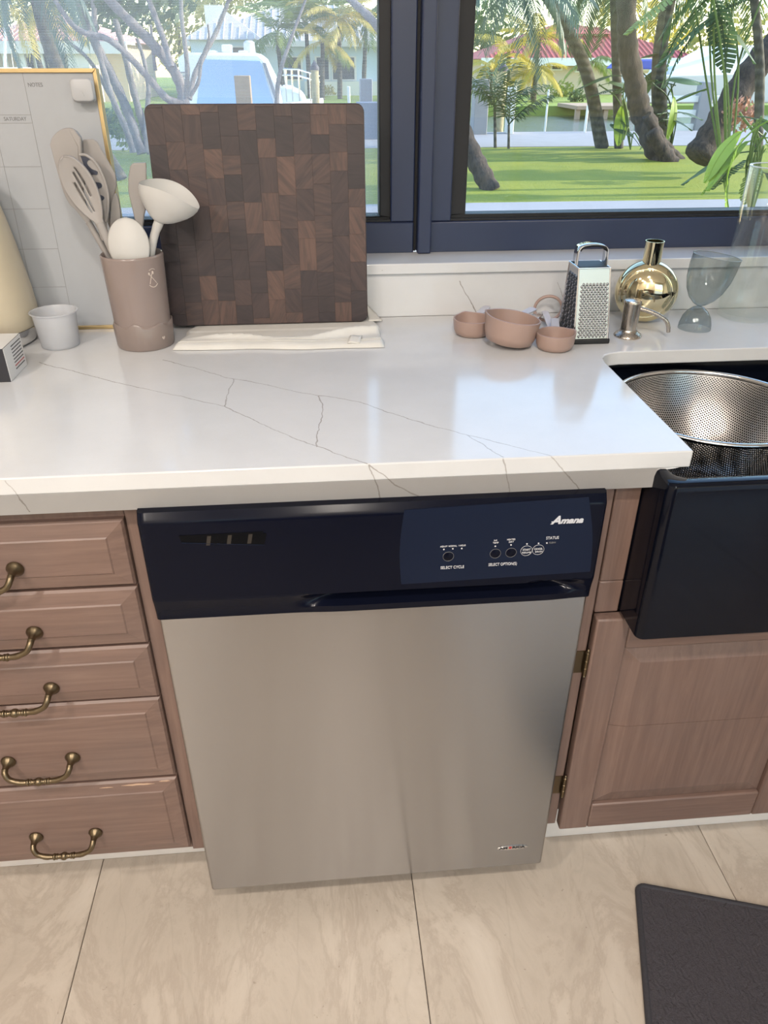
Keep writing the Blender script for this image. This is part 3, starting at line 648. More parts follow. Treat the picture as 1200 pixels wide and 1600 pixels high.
# whiteboard calendar
wc = thing('wall_calendar', 'gold framed whiteboard calendar leaning on the left window', 'whiteboard', (-.41, .616, ZC), (-math.radians(1.6), 0, 0))
CW, CH = .612, .424; fx = .0065
def fbar(pts): return B().prism(pts, -.010, .010, Matrix(((1, 0, 0, 0), (0, 0, 1, 0), (0, 1, 0, 0), (0, 0, 0, 1))))
xl, xr = -CW/2, CW/2
for pts in ([(xl, 0), (xr, 0), (xr-fx, fx), (xl+fx, fx)], [(xl, CH), (xl+fx, CH-fx), (xr-fx, CH-fx), (xr, CH)], [(xl, 0), (xl+fx, fx), (xl+fx, CH-fx), (xl, CH)], [(xr, 0), (xr, CH), (xr-fx, CH-fx), (xr-fx, fx)]):
    fbar(pts).build('frame_bar', M['gold'], wc, .0008, local=True)
B().box(xl+fx, xr-fx, -.006, .006, fx, CH-fx).build('writing_surface', M['board_white'], wc, local=True)
lx = -.222-(-.41)   # column line beside the notes, local x
ln = B()
def hl(z, xa, xb): ln.box(xa, xb, -.0063, -.0059, z-.0004, z+.0004)
def vl(x, za, zb): ln.box(x-.0004, x+.0004, -.0063, -.0059, za, zb)
for z in (.3575, .3455): hl(z, xl+.02, lx)
zz = [.3455, .2795, .2125, .1455, .0785, .012]
for z in zz[1:]: hl(z, xl+.02, lx)
vl(lx, .012, CH-fx)
for k in range(1, 7): vl(lx-.0615*k, .012, .3455)
ln.build('grid_lines', M['line_grey'], wc, local=True, smooth=False)
oz = ORG[wc.name]; ORG[wc.name] = Vector()
text('NOTES', 'lettering', M['print_grey'], wc, (lx+.0165, -.0062, .4005), .0085, 'CENTER', width=.023)
for k, s_ in enumerate(('SATURDAY', 'FRIDAY', 'THURSDAY', 'WEDNESDAY')): text(s_, 'lettering', M['print_grey'], wc, (lx-.0265-.0615*k, -.0062, .3515), .0080, 'CENTER', width=.036 if k == 0 else None)
ORG[wc.name] = oz
pd = thing('magnet_clip', 'white rounded square magnet stuck on the whiteboard calendar', 'magnet', at(128, 141, y=.6))
pc = at(128, 141, y=.596); b = B()
ring0 = rrect(-.0178, .0178, -.0165, .0165, .0075, 6); Mx = Matrix.Translation((pc.x, .6065, pc.z)) @ Matrix.Rotation(math.pi/2-math.radians(1.6), 4, 'X')
for sc0, z0 in ((1, .004), (1, .010), (.96, .0118), (.86, .0125)): b.v += [Mx @ Vector((x*sc0, y*sc0, z0)) for x, y in ring0]
n = len(ring0); b.f += [(i*n+j, i*n+(j+1) % n, (i+1)*n+(j+1) % n, (i+1)*n+j) for i in range(3) for j in range(n)]+[tuple(range(3*n, 4*n)), tuple(range(n))[::-1]]
ro = b.build('magnet_body', M['magnet'], pd, sharp=70)
B().prism(rrect(-.0185, .0180, -.0182, .014, .007, 6), -.0005, .004, Mx).build('magnet_back', M['magnet'], pd, .001)
b = B()
for k in range(3): b.sphere(Mx @ Vector((.001*k, -.001-.0035*k, .0126)), .0007, 8, 6)
b.build('relief_dots', M['magnet'], pd)

# carton
bx = thing('carton', 'small black and white printed carton at the left counter edge', 'box', (-.295, .375, ZC))
B().box(-.345, -.249, .337, .416, ZC, ZC+.0535).build('box_body', M['print_dark'], bx, .0006)
B().box(-.2492, -.2484, .3376, .4155, ZC+.0006, ZC+.053).build('side_panel', M['white_plastic'], bx)
B().box(-.3445, -.2495, .3376, .4155, ZC+.0533, ZC+.0539).build('top_panel', M['white_plastic'], bx)
b = B(); r_ = B()
for k in range(8):
    z = ZC+.047-.0052*k; y = .368
    while y < .409:
        w_ = .002+.004*rnd.random(); (r_ if k == 6 else b).box(-.2484, -.2481, y, min(y+w_, .411), z-.0008, z+.0008); y += w_+.0012
b.build('printed_lines', M['print_dark'], bx, smooth=False); r_.build('printed_lines', M['print_red'], bx, smooth=False)

# carafe / kettle at the left edge
kt = thing('kettle', 'cream electric kettle with steel base, cut off by the frame edge', 'kettle', (-.368, .545, ZC))
Mk = Matrix.Translation((-.368, .545, ZC))
B().lathe([(0, .001), (.088, .001), (.094, .004), (.099, .014), (.1015, .028), (.1015, .0295), (0, .0295)], 56, Mk).build('steel_base', M['steel'], kt)
B().lathe([(.1005, .0300), (.1045, .036), (.1055, .060), (.1035, .090), (.0995, .125), (.0945, .165), (.0885, .205), (.082, .240), (.079, .252), (.0, .262)], 56, Mk).build('body', M['cream'], kt, sharp=60)
B().lathe([(.076, .2545), (.074, .264), (.05, .276), (.012, .280), (.012, .290), (.016, .298), (.010, .305), (0, .306)], 40, Mk).build('lid', M['cream'], kt)
B().tube(spline([(-.452, .545, ZC+.21), (-.49, .545, ZC+.232), (-.520, .545, ZC+.20), (-.522, .545, ZC+.12), (-.50, .545, ZC+.07), (-.466, .545, ZC+.072)], 6), .010, 12).build('handle', M['black_matt'], kt)
B().tube([(-.43, .50, ZC+.19), (-.455, .48, ZC+.215), (-.47, .468, ZC+.243)], [.020, .016, .012], 16).build('spout', M['cream'], kt)

# translucent measuring beaker
bk = thing('measuring_beaker', 'frosted translucent plastic beaker between kettle and utensil crock', 'cup', (-.221, .515, ZC))
B().lathe([(0, .002), (.031, .002), (.0322, .004), (.037, .0605), (.0405, .0618), (.0405, .0632), (.0378, .0634), (.0355, .058), (.0305, .0045), (0, .0035)], 48, Matrix.Translation((-.221, .515, ZC-.0012))).build('beaker_wall', M['frosted'], bk, sharp=50)

# crock
KX, KY = -.0715, .512
cr = thing('utensil_crock', 'taupe crock with wavy lower band, full of kitchen utensils', 'crock', (KX, KY, ZC))
Mk = Matrix.Translation((KX, KY, ZC))
B().lathe([(0, .0005), (.0445, .0005), (.0465, .002), (.0515, .153), (.0515, .1555), (.0500, .157), (.0485, .1555), (.0440, .006), (0, .005)], 64, Mk).build('crock_wall', M['crock'], cr, sharp=50)
def bandf(r, z, a, i):
    if i in (3, 4): return r, z+.0035*math.sin(a*7+.6)+.0012*math.sin(a*3)
    return r, z
B().lathe([(.0440, .0002), (.0478, .0006), (.0492, .004), (.0512, .041), (.0496, .0436), (.0470, .0432)], 128, Mk, fr=bandf).build('band', M['crock_band'], cr, sharp=60)
em = B(); pe = at(246, 437, y=.468); ae = math.atan2(pe.y-KY, pe.x-KX)
def onc(s_, z, r=.0515):   # a point on the crock wall: s_ metres round from the emblem, height z
    a = ae+s_/.05; rr = .0465+(.005)*(z-.002)/.151+.0004; return Vector((KX+rr*math.cos(a), KY+rr*math.sin(a), ZC+z))
ze = pe.z-ZC
em.tube([onc(-.0065+.0005*i, ze-.008+.0016*i) for i in range(14)][:11], .0007, 6); em.sphere(onc(.0005, ze+.0095), .0019, 8, 6, (1, .6, 1.5))
em.tube([onc(.006-.0012*i, ze-.008+.0016*i) for i in range(11)], .0007, 6); em.sphere(onc(-.0062, ze+.0085), .0016, 8, 6, (1, .6, 1.5))
em.tube([onc(.010*math.sin(a), ze-.002-.012*math.cos(a)) for a in [-.9+.18*i for i in range(11)]], .0008, 6)
em.tube([onc(.009*math.sin(a), ze+.004+.012*math.cos(a)) for a in [-.6+.12*i for i in range(11)]], .0006, 6)
em.build('emblem', M['crock_mark'], cr)
ht = B(); ph = at(248, 531, y=.468); zh = ph.z-ZC
def onb(s_, z): a = ae+.06+s_/.05; rr = .0506; return Vector((KX+rr*math.cos(a), KY+rr*math.sin(a), ZC+z))
hp = [(.0, -.003), (.0032, .0006), (.0026, .0026), (.0012, .0028), (0, .0014), (-.0012, .0028), (-.0026, .0026), (-.0032, .0006)]
ht.slab([onb(x, zh+z) for x, z in hp], Vector((math.cos(ae), math.sin(ae), 0))*.0006); ht.build('heart_mark', M['crock_mark'], cr)

# utensils
BOT = Vector((KX, KY, ZC+.009))
def handle_to(p, off, r0=.0062, r1=.0072, n=14, flat=1.0):
    """a handle from the head down to the floor of the crock"""
    q = BOT+Vector(off); p = Vector(p); b = B(); b.tube(spline([p, p.lerp(q, .35), p.lerp(q, .7), q], 5), [r0+(r1-r0)*i/15 for i in range(16)], n, flat=flat, up=(0, 1, 0)); return b
def outline(pix, y, thick, bulge=None, ys=None):
    P = []
    for i, (u, v) in enumerate(pix):
        P.append(at(u, v, y=y if ys is None else ys(u, v)))
    return B().slab(P, (0, thick, 0))
def smooth_px(pts, k=5):
    return [(p.x, p.y) for p in spline([(u, v, 0) for u, v in pts]+[(*pts[0], 0)], k)][:-1]
# scraper spatula at the back left, with a folded right edge
sp = thing('spatula', 'wide taupe spatula, tallest utensil in the crock', 'spatula', BOT)
outline(smooth_px([(78, 226), (82, 214), (94, 203), (106, 200), (117, 204), (121, 222), (123, 250), (127, 285), (137, 330), (142, 352), (132, 345), (118, 328), (108, 318), (99, 300), (90, 270)], 4), .520, .006).build('blade', M['silicone'], sp, .002, 2, sharp=50)
outline([(106, 201), (118, 205), (126, 216), (128, 250), (131, 290), (128, 300), (124, 270), (121, 230)], .5185, .012).build('thick_edge', M['silicone'], sp, .002, 2)
handle_to(at(138, 346, y=.523), (.012, .018, 0), .0052, .006).build('handle', M['silicone'], sp)
# flat turner behind
fs_ = thing('turner', 'flat taupe turner behind the pasta server in the crock', 'turner', BOT)
outline([(122, 222), (132, 218), (146, 217), (152, 222), (180, 272), (182, 290), (176, 312), (172, 330), (160, 332), (146, 300), (130, 262)], .538, .005).build('blade', M['silicone'], fs_, .0018, 2)
handle_to(at(166, 330, y=.541), (.022, .028, 0), .0058, .006).build('handle', M['silicone'], fs_)
# brush-headed one showing as a narrow bulge
bq = thing('spoon', 'taupe spoon mostly hidden behind the pasta server', 'spoon', BOT)
outline(smooth_px([(172, 330), (176, 308), (181, 303), (186, 318), (188, 345), (184, 372), (176, 378), (172, 360)], 4), .529, .006).build('bowl', M['silicone'], bq, .0025, 2)
handle_to(at(180, 376, y=.532), (.026, .012, 0), .0052, .006).build('handle', M['silicone'], bq)
# dished heads
def dish(tip, neck, side, wfn, depth, nu=20, nv=40, skip=None, vs=None, us_=None):
    T, N_ = Vector(tip), Vector(neck); ax = N_-T; s_ = Vector(side); s_ = (s_-ax*s_.dot(ax)/ax.length_squared).normalized(); nn = s_.cross(ax).normalized()
    if nn.y > 0: nn = -nn
    def fn(u, v):
        uu = (us_[round(u*nu)] if us_ else u)*2-1; w = wfn(v); d = depth*(1-uu*uu)*math.sin(math.pi*min(1, v*.9+.05))
        return T+ax*v+s_*(uu*w)-nn*d
    return B().grid(fn, nu, nv, skip)
def ell(w, p=.5): return lambda v: max(.0002, w*(max(0, 1-(2*v-1)**2))**p)
# pasta server: dark hollow with a comb edge
ps = thing('pasta_server', 'taupe pasta server with wavy prongs around a dark hollow', 'pasta server', BOT)
outline(smooth_px([(124, 243), (134, 243), (148, 254), (160, 275), (168, 300), (169, 322), (166, 345), (168, 372), (158, 375), (150, 345), (140, 310), (130, 275)], 4), .512, .004).build('bowl', M['silicone'], ps, .0015, 2)
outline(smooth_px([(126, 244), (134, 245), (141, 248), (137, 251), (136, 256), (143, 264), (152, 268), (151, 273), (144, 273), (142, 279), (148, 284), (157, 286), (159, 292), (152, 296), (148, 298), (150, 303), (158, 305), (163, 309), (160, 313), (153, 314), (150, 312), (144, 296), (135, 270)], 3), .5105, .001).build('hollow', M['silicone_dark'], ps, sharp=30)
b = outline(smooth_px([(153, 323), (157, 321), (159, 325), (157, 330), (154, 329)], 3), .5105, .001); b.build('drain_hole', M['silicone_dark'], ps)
rim_ = [at(u, v, y=.511) for u, v in ((124, 242), (134, 242.5), (148, 253), (160, 274), (168, 300), (169, 322), (166, 346))]; B().tube(spline(rim_, 5), .0022, 8).build('rim', M['silicone'], ps)
handle_to(at(164, 368, y=.514), (.012, .004, 0), .0055, .006).build('handle', M['silicone'], ps)
# slotted spoon in front
ss = thing('slotted_spoon', 'taupe slotted spoon with three slots leaning left in the crock', 'spoon', BOT)
tipp, nk = at(99, 244, y=.494), at(158, 352, y=.4935)
cols = [0, .04, .09, .15, .21, .27, .33, .40, .435, .47, .55, .585, .62, .70, .76, .82, .88, .94, 1]
def sk2(i, j):
    u = (cols[i]+cols[i+1])/2; v = j/40
    return (.33 < u < .40 and .34 < v < .80) or (.47 < u < .55 and .21 < v < .80) or (.62 < u < .70 and .17 < v < .60)
ax_ = (nk-tipp).normalized(); sd_ = Vector((ax_.z, 0, -ax_.x))
if sd_.x < 0: sd_ = -sd_
wf_ = lambda v: max(.0004, .0245*(math.sin(math.pi*min(1, (v*1.02))**.80)**.62) if v < .985 else .006)
dish(tipp, nk, sd_, lambda v: max(.007*(v > .8), wf_(v)), .007, len(cols)-1, 40, sk2, us_=cols).build('bowl', M['silicone'], ss, solid=.0035, sharp=180)
handle_to(nk+(tipp-nk)*.04, (.020, -.024, 0), .0070, .0068, flat=.8).build('handle', M['silicone'], ss)
# pale rounded spoon at the front
rs = thing('serving_spoon', 'pale grey rounded spoon head low at the front of the crock', 'spoon', BOT)
tipp, nk = at(196, 341, y=.487), at(207, 424, y=.4765)
dish(tipp, nk, (1, 0, 0), ell(.0325, .5), -.011, 24, 30).build('bowl', M['silicone_pale'], rs, solid=.004, sharp=180)
handle_to(nk+(tipp-nk)*.03, (.0, -.012, 0), .006, .006).build('handle', M['silicone_pale'], rs)
# narrow spatula with a cut top
ns = thing('narrow_spatula', 'narrow taupe spatula with a slanted top beside the ladle', 'spatula', BOT)
outline(smooth_px([(203, 259), (208, 254.5)], 1)+[(228, 254), (228.5, 275), (231, 300), (230, 318), (225, 338), (223, 358), (214, 358), (207, 330), (200, 300), (200, 278)], .530, .006).build('blade', M['silicone'], ns, .002, 2, sharp=50)
handle_to(at(218.5, 354, y=.533), (.002, .030, 0), .0046, .006).build('handle', M['silicone'], ns)
# ladle
ld = thing('ladle', 'pale ladle with upturned bowl at the right of the crock', 'ladle', BOT)
Lp, Rp = at(217.5, 286, y=.503), at(311, 326, y=.503); cc = (Lp+Rp)/2; R_ = (Rp-Lp).length/2; ex = (Rp-Lp).normalized()
up = Vector((.40, -.06, .91)); up = (up-ex*up.dot(ex)).normalized(); ey = up.cross(ex)
nkp = at(249, 345, y=.492); hd = at(236, 394, y=.497); LIFT = .013
b = B(); NS = 48; rings = []
path = [(0, 1.0), (.08, .985), (.18, .92), (.32, .78), (.48, .60), (.65, .44), (.83, .31), (1.0, .22)]
for t_, rr in path:
    c_ = cc.lerp(nkp, t_)+up*(-.010*math.sin(math.pi*t_)); k_ = min(1, t_*1.15); hx = (hd-nkp).normalized(); ax2 = (-up).lerp(hx, k_).normalized()
    e1 = (ex-ax2*ex.dot(ax2)).normalized(); e2 = ax2.cross(e1)
    rings.append([c_+e1*(R_*rr*math.cos(a))+e2*(R_*rr*.86*math.sin(a))+up*(LIFT*math.sin(a)**2*max(0, 1-t_*1.6)) for a in [2*math.pi*i/NS for i in range(NS)]])
inn = []
for q in (.965, .90, .75, .5, .25, .02):
    inn.append([cc-up*(.030*(1-q*q)**.8)+ex*(R_*q*math.cos(a))+up.cross(ex)*(-1)*(R_*.86*q*math.sin(a))+up*(LIFT*q*q*math.sin(a)**2) for a in [2*math.pi*i/NS for i in range(NS)]])
e0 = rings[0]; test = inn[0]
if (e0[NS//4]-test[NS//4]).length > R_: inn = [[r[(-i) % NS] for i in range(NS)] for r in inn]
allr = inn[::-1]+[[v+up*.0012 for v in rings[0]]]+rings
for r in allr: b.v += r
for i in range(len(allr)-1): b.f += [(i*NS+j, i*NS+(j+1) % NS, (i+1)*NS+(j+1) % NS, (i+1)*NS+j) for j in range(NS)]
b.f += [tuple(range(NS)), tuple((len(allr)-1)*NS+j for j in range(NS))]
b.build('bowl', M['silicone_pale'], ld, sharp=75)
B().tube(spline([nkp+(cc-nkp)*.12, nkp, hd, BOT+Vector((-.005, -.016, 0))], 6), [.0120]+[.0108]*3+[.0078]*5+[.0068]*10, 14).build('handle', M['silicone_pale'], ld, sharp=80)

# pink measuring cups
def mcup(label, cx, cy, r, h, lip, tilt=0, hdir=90, zoff=0):
    t_ = thing('measuring_cup', label, 'measuring cup', (cx, cy, ZC+zoff), (0, tilt, 0), 'pink measuring cups')
    def fr(rr, z, a, i):
        k = max(0, math.cos(a-math.radians(lip)))**24; s_ = max(0, (z/h-.6)/.4); return rr*(1+.09*k*s_), z+.0015*k*s_
    B().lathe([(0, 0), (r*.72, 0), (r*.86, .003), (r*.95, h*.35), (r, h), (r-.0012, h+.0006), (r-.0026, h), (r*.95-.003, h*.35), (r*.80, .005), (0, .0042)], 72, fr=fr).build('bowl', M['pink'], t_, local=True, sharp=50)
    a = math.radians(hdir); d_ = Vector((math.cos(a), math.sin(a), 0)); s_ = Vector((-d_.y, d_.x, 0)); z = h-.004
    p0 = d_*(r-.001); b = B(); b.slab([p0+s_*.007+Vector((0, 0, z)), p0+d_*.055+s_*.0075+Vector((0, 0, z)), p0+d_*.060+Vector((0, 0, z)), p0+d_*.055-s_*.0075+Vector((0, 0, z)), p0-s_*.007+Vector((0, 0, z))], (0, 0, .0028))
    b.build('handle', M['lilac'], t_, .0008, local=True); return t_
mcup('small pink measuring cup, leftmost of the three beside the grater', .5195, .516, .0365, .0300, 105, 0, 62)
mcup('largest pink measuring cup, tilted, in the middle of the three', .571, .4475, .0480, .0450, 158, math.radians(8), 55, .006)
mcup('smallest pink measuring cup, directly in front of the grater', .6475, .4215, .0345, .0290, 10, 0, 75)
# measuring spoons on a ring behind the cups
def mspoon(label, p, q, r, m):
    p, q = Vector(p), Vector(q); t_ = thing('measuring_spoon', label, 'measuring spoon', p, group='measuring spoons'); d_ = (q-p).normalized(); s_ = Vector((-d_.y, d_.x, 0)).normalized()
    b = B(); b.slab([p+s_*.0062, q+s_*.0062, q+d_*.004, q-s_*.0062, p-s_*.0062, p-d_*.003], (0, 0, .0022)); b.build('handle', m, t_, .0006)
    c_ = p-d_*(r+.001); b = B(); b.lathe([(0, -r*.55), (r*.5, -r*.5), (r*.85, -r*.25), (r, 0), (r-.001, 0), (r*.8, -r*.22), (0, -r*.5)], 28, Matrix.Translation(c_+Vector((0, 0, .0018)))); b.build('spoon_bowl', M['pink'], t_)
mspoon('steel-handled measuring spoon lying behind the cups towards the splash', (.602, .592, ZC+.0105), (.668, .590, ZC+.012), .0155, M['steel'])
mspoon('steel measuring spoon between the large cup and the ring', (.632, .541, ZC+.011), (.669, .582, ZC+.0155), .012, M['steel'])
mspoon('grey-handled measuring spoon pointing at the smallest pink cup', (.662, .482, ZC+.0085), (.672, .578, ZC+.019), .0105, M['lilac'])
rg = thing('key_ring', 'pink loop holding the measuring spoons behind the grater', 'ring', (.683, .588, ZC))
b = B(); cR = Vector((.682, .592, ZC+.0225)); a1v = Vector((.92, -.2, .12)).normalized(); a2v = Vector((0.1, .62, .62)).normalized()
b.tube([cR+a1v*(.026*math.cos(a))+a2v*(.026*math.sin(a)) for a in [2*math.pi*i/40 for i in range(40)]], .003, 8, closed=True); b.build('loop', M['pink'], rg, sharp=80)

# box grater
gr = thing('box_grater', 'steel box grater with arched handle standing on black base', 'grater', (.7165, .49, ZC))
Bz, Tz = ZC+.0085, ZC+.128
bot = [(.688, .441), (.7495, .441), (.7545, .540), (.6905, .540)]; top = [(.6835, .4585), (.7395, .4585), (.7395, .510), (.6835, .510)]
top = [(.6865, .4585), (.7420, .4585), (.7420, .512), (.6865, .512)]
def gp(fa, fb, s_, t_, off=0):   # point on a grater face between base corners fa, fb
    p0 = Vector((*bot[fa], Bz)).lerp(Vector((*bot[fb], Bz)), s_); p1 = Vector((*top[fa], Tz)).lerp(Vector((*top[fb], Tz)), s_); return p0.lerp(p1, t_)
def gn(fa, fb): n_ = (gp(fa, fb, 1, 0)-gp(fa, fb, 0, 0)).cross(gp(fa, fb, 0, 1)-gp(fa, fb, 0, 0)); return n_.normalized()
b = B()
for q in (bot, top): b.v += [Vector((*p, Bz if q is bot else Tz)) for p in q]
b.f += [(i, (i+1) % 4, 4+(i+1) % 4, 4+i) for i in range(4)]
b.build('shell', M['grater_steel'], gr, solid=.0012, smooth=False)
b = B()   # rolled corner edges
for i in range(4): b.tube([Vector((*bot[i], Bz)), Vector((*top[i], Tz))], .0016, 8)
b.tube([Vector((*q, Tz)) for q in top], .0014, 8, closed=True); b.build('corner_edge', M['chrome'], gr)
bb_ = [(.6845, .4375), (.7530, .4375), (.7580, .5435), (.6870, .5435)]; B().prism(bb_, ZC, Bz+.001).build('base_trim', M['black_matt'], gr, .0025, 3)
tt = [(x*.93+.7142*.07, y*.93+.4852*.07) for x, y in top]; B().prism(tt, Tz-.004, Tz+.0015).build('top_insert', M['black_matt'], gr, .001)
# front face: raised round teeth with a hollow below each
nf = gn(0, 1); nf = nf if nf.y < 0 else -nf
te = B(); ho = B()
rows, cols_ = 24, 8
for r in range(rows):
    for c in range(cols_):
        s_ = .10+(.80/(cols_-.5))*(c+.5*(r % 2)+.25); t_ = .045+.735*r/(rows-1)
        p = gp(0, 1, s_, t_); ex_ = (gp(0, 1, 1, t_)-gp(0, 1, 0, t_)).normalized(); ey_ = ex_.cross(nf); ey_ = ey_ if ey_.z > 0 else -ey_
        Mt = Matrix((ex_, ey_, nf)).transposed().to_4x4(); Mt.translation = p+nf*.0004
        te.lathe([(.0024, 0), (.0021, .0010), (.0013, .0018), (.0003, .0021)], 7, Mt)
        Mt2 = Mt.copy(); Mt2.translation = p+nf*.0009-ey_*.0018; ho.lathe([(0.0001, .0001), (.0013, 0)], 6, Mt2)
tag(te.build('teeth', M['grater_steel'], gr, sharp=80), kind='stuff'); tag(ho.build('tooth_holes', M['gasket'], gr), kind='stuff')
nf2 = gn(3, 0); nf2 = nf2 if nf2.x < 0 else -nf2; sl = B(); sh_ = B()
for r in range(22):
    t_ = .05+.82*r/21
    for c in range(4):
        s0 = .08+.215*c+(.05 if r % 2 else 0); a, b_ = gp(3, 0, s0, t_), gp(3, 0, s0+.15, t_); uz = Vector((0, 0, .0011))
        sl.slab([a-uz, b_-uz, b_+uz+nf2*.0016, a+uz+nf2*.0016], nf2*.0007); sh_.slab([a-uz*2.2, b_-uz*2.2, b_-uz*1.0, a-uz*1.0], nf2*.0009)
tag(sl.build('slicing_teeth', M['grater_steel'], gr, smooth=False), kind='stuff'); tag(sh_.build('tooth_holes', M['gasket'], gr, smooth=False), kind='stuff')
hb = B(); xa, xb, yc, zt2 = .6885, .7400, .485, Tz
hp = spline([(xa, yc, zt2-.006), (xa-.0005, yc, zt2+.012), (xa+.0008, yc, zt2+.027), (xa+.008, yc, zt2+.0335), ((xa+xb)/2, yc, zt2+.036), (xb-.008, yc, zt2+.0335), (xb-.0008, yc, zt2+.027), (xb+.0005, yc, zt2+.012), (xb, yc, zt2-.006)], 5)
for dy0, dy1, off, mm, nm, sl_ in ((-.0125, .0125, 0, 'chrome', 'handle', slice(None)), (-.0115, .0115, -.0022, 'black_matt', 'handle_grip', slice(10, 31))):
    b = B(); pp = hp[sl_]
    cM = Vector(((xa+xb)/2, yc, zt2))
    for p in pp:
        q = p+(cM-p).normalized()*(-off)
        for dy in (dy0, dy1): b.v.append(Vector((q.x, q.y+dy, q.z)))
    b.f += [(2*i, 2*i+1, 2*i+3, 2*i+2) for i in range(len(pp)-1)]
    b.build(nm, M[mm], gr, solid=.0016 if nm == 'handle' else .003, sharp=80)

# brass flask
fk = thing('brass_flask', 'round polished brass flask with short neck behind the soap pump', 'vase', (.862, .565, ZC))
fc = Vector((.860, .563, ZC+.0585)); yaw_ = math.radians(-20)
Mf = Matrix.Translation(fc) @ Matrix.Rotation(yaw_, 4, 'Z') @ Matrix.Rotation(math.pi/2, 4, 'X')
half = [(0, .0325), (.012, .0320), (.024, .0298), (.034, .0258), (.0405, .0215), (.0430, .0195), (.0445, .0195), (.047, .0185), (.052, .0145), (.0562, .0075), (.0575, 0)]
fp = half+[(r, -z) for r, z in half[::-1][1:]]
B().lathe([(p.x, p.z) for p in spline([(r, 0, z) for r, z in fp], 3)], 72, Mf).build('body', M['brass'], fk, sharp=60)
B().lathe([(.0, .048), (.0155, .050), (.0165, .056), (.0165, .086), (.0172, .0905), (.0172, .092), (.0158, .092), (.0150, .060), (0, .058)], 40, Matrix.Translation(fc)).build('neck', M['brass'], fk, sharp=40)
# soap pump
so2 = thing('soap_pump', 'brushed nickel soap dispenser pump set in the counter behind the sink', 'soap dispenser', (.8015, .479, ZC))
Mk = Matrix.Translation((.8015, .479, ZC))
B().lathe([(0, 0), (.0245, 0), (.0250, .002), (.0235, .005), (.0185, .0085), (.0155, .012), (.0150, .014)], 44, Mk).build('flange', M['nickel'], so2)
B().lathe([(.0148, .010), (.0150, .060), (.0158, .0605), (.0158, .0635), (.0148, .0660), (.006, .0675), (0, .0678)], 44, Mk).build('pump_head', M['nickel'], so2, sharp=40)
B().tube(spline([(.812, .476, ZC+.052), (.835, .4685, ZC+.046), (.852, .463, ZC+.0385), (.861, .460, ZC+.032), (.866, .4585, ZC+.022), (.868, .458, ZC+.012)], 6), [.0040]*12+[.0036]*19, 14).build('spout', M['nickel'], so2, sharp=80)
# goblet of two joined cups
gb = thing('smoky_goblet', 'smoky grey hourglass goblet with a slanted upper bowl', 'glass', (.9435, .512, ZC))
Mk = Matrix.Translation((.9435, .512, ZC))
B().lathe([(.0298, .0005), (.0290, .010), (.0255, .023), (.019, .033), (.010, .0405), (.0045, .0425), (0, .043)], 48, Mk).build('foot', M['smoke'], gb, sharp=60)
Mg = Mk @ Matrix.Translation((0, 0, .0435)) @ Matrix.Rotation(math.radians(7), 4, 'Y')
def gfr(r, z, a, i): return r*(1+.10*math.cos(a)*z/.09), z
B().lathe([(.0, -.0005), (.0045, 0), (.012, .0035), (.023, .013), (.0325, .028), (.0390, .048), (.0418, .070), (.0420, .090)], 56, Mg, fr=gfr).build('bowl', M['smoke'], gb, sharp=60)
b = B(); pts = [Mg @ Vector((lambda r, z: (r*math.cos(a), r*math.sin(a), z))(*gfr(.0420, .090, a, 0))) for a in [2*math.pi*i/48 for i in range(48)]]; b.tube(pts, .0007, 6, closed=True); b.build('rim', M['rim_smoke'], gb)  # rim highlight painted as an opaque grey line
# tall glass vase
vs_ = thing('glass_vase', 'tall clear glass vase at the right edge of the counter', 'vase', (1.0785, .578, ZC))
Mk = Matrix.Translation((1.0785, .578, ZC))
B().lathe([(0, .0005), (.049, .0005), (.0535, .004), (.0545, .012), (.0545, .272), (.0540, .2735), (.0528, .272), (.0525, .016), (.047, .010), (0, .010)], 64, Mk).build('vase_wall', M['clear'], vs_, sharp=40)
b = B(); b.tube([Mk @ Vector((.0537*math.cos(a), .0537*math.sin(a), .2725)) for a in [2*math.pi*i/56 for i in range(56)]], .0011, 6, closed=True); b.build('rim', M['rim_clear'], vs_)  # light on the glass edge painted as a pale opaque line

# floor mat
mt = thing('floor_mat', 'charcoal textured floor mat with bound edge on the tiles', 'mat', (.789, -.007, 0), (0, 0, -math.radians(17)))
L_, W_ = .85, .50
def mh(x, y): return .0095+.0016*noise.noise((x*60, y*60, 0))+.0022*noise.noise((x*150, y*150, 3))
b = B(); b.grid(lambda u, v: (.008+(L_-.016)*u, -.008-(W_-.016)*v, mh(u*L_, v*W_)), 170, 100); b.build('pile', M['mat'], mt, local=True, sharp=180)
B().prism(rrect(.004, L_-.004, -W_+.004, -.004, .01), 0.0004, .008).build('backing', M['mat_edge'], mt, local=True)
b = B(); b.tube([(x, y, .0062) for x, y in rrect(.0045, L_-.0045, -W_+.0045, -.0045, .012, 4)], .0058, 8, closed=True); b.build('bound_edge', M['mat_edge'], mt, local=True, sharp=80)

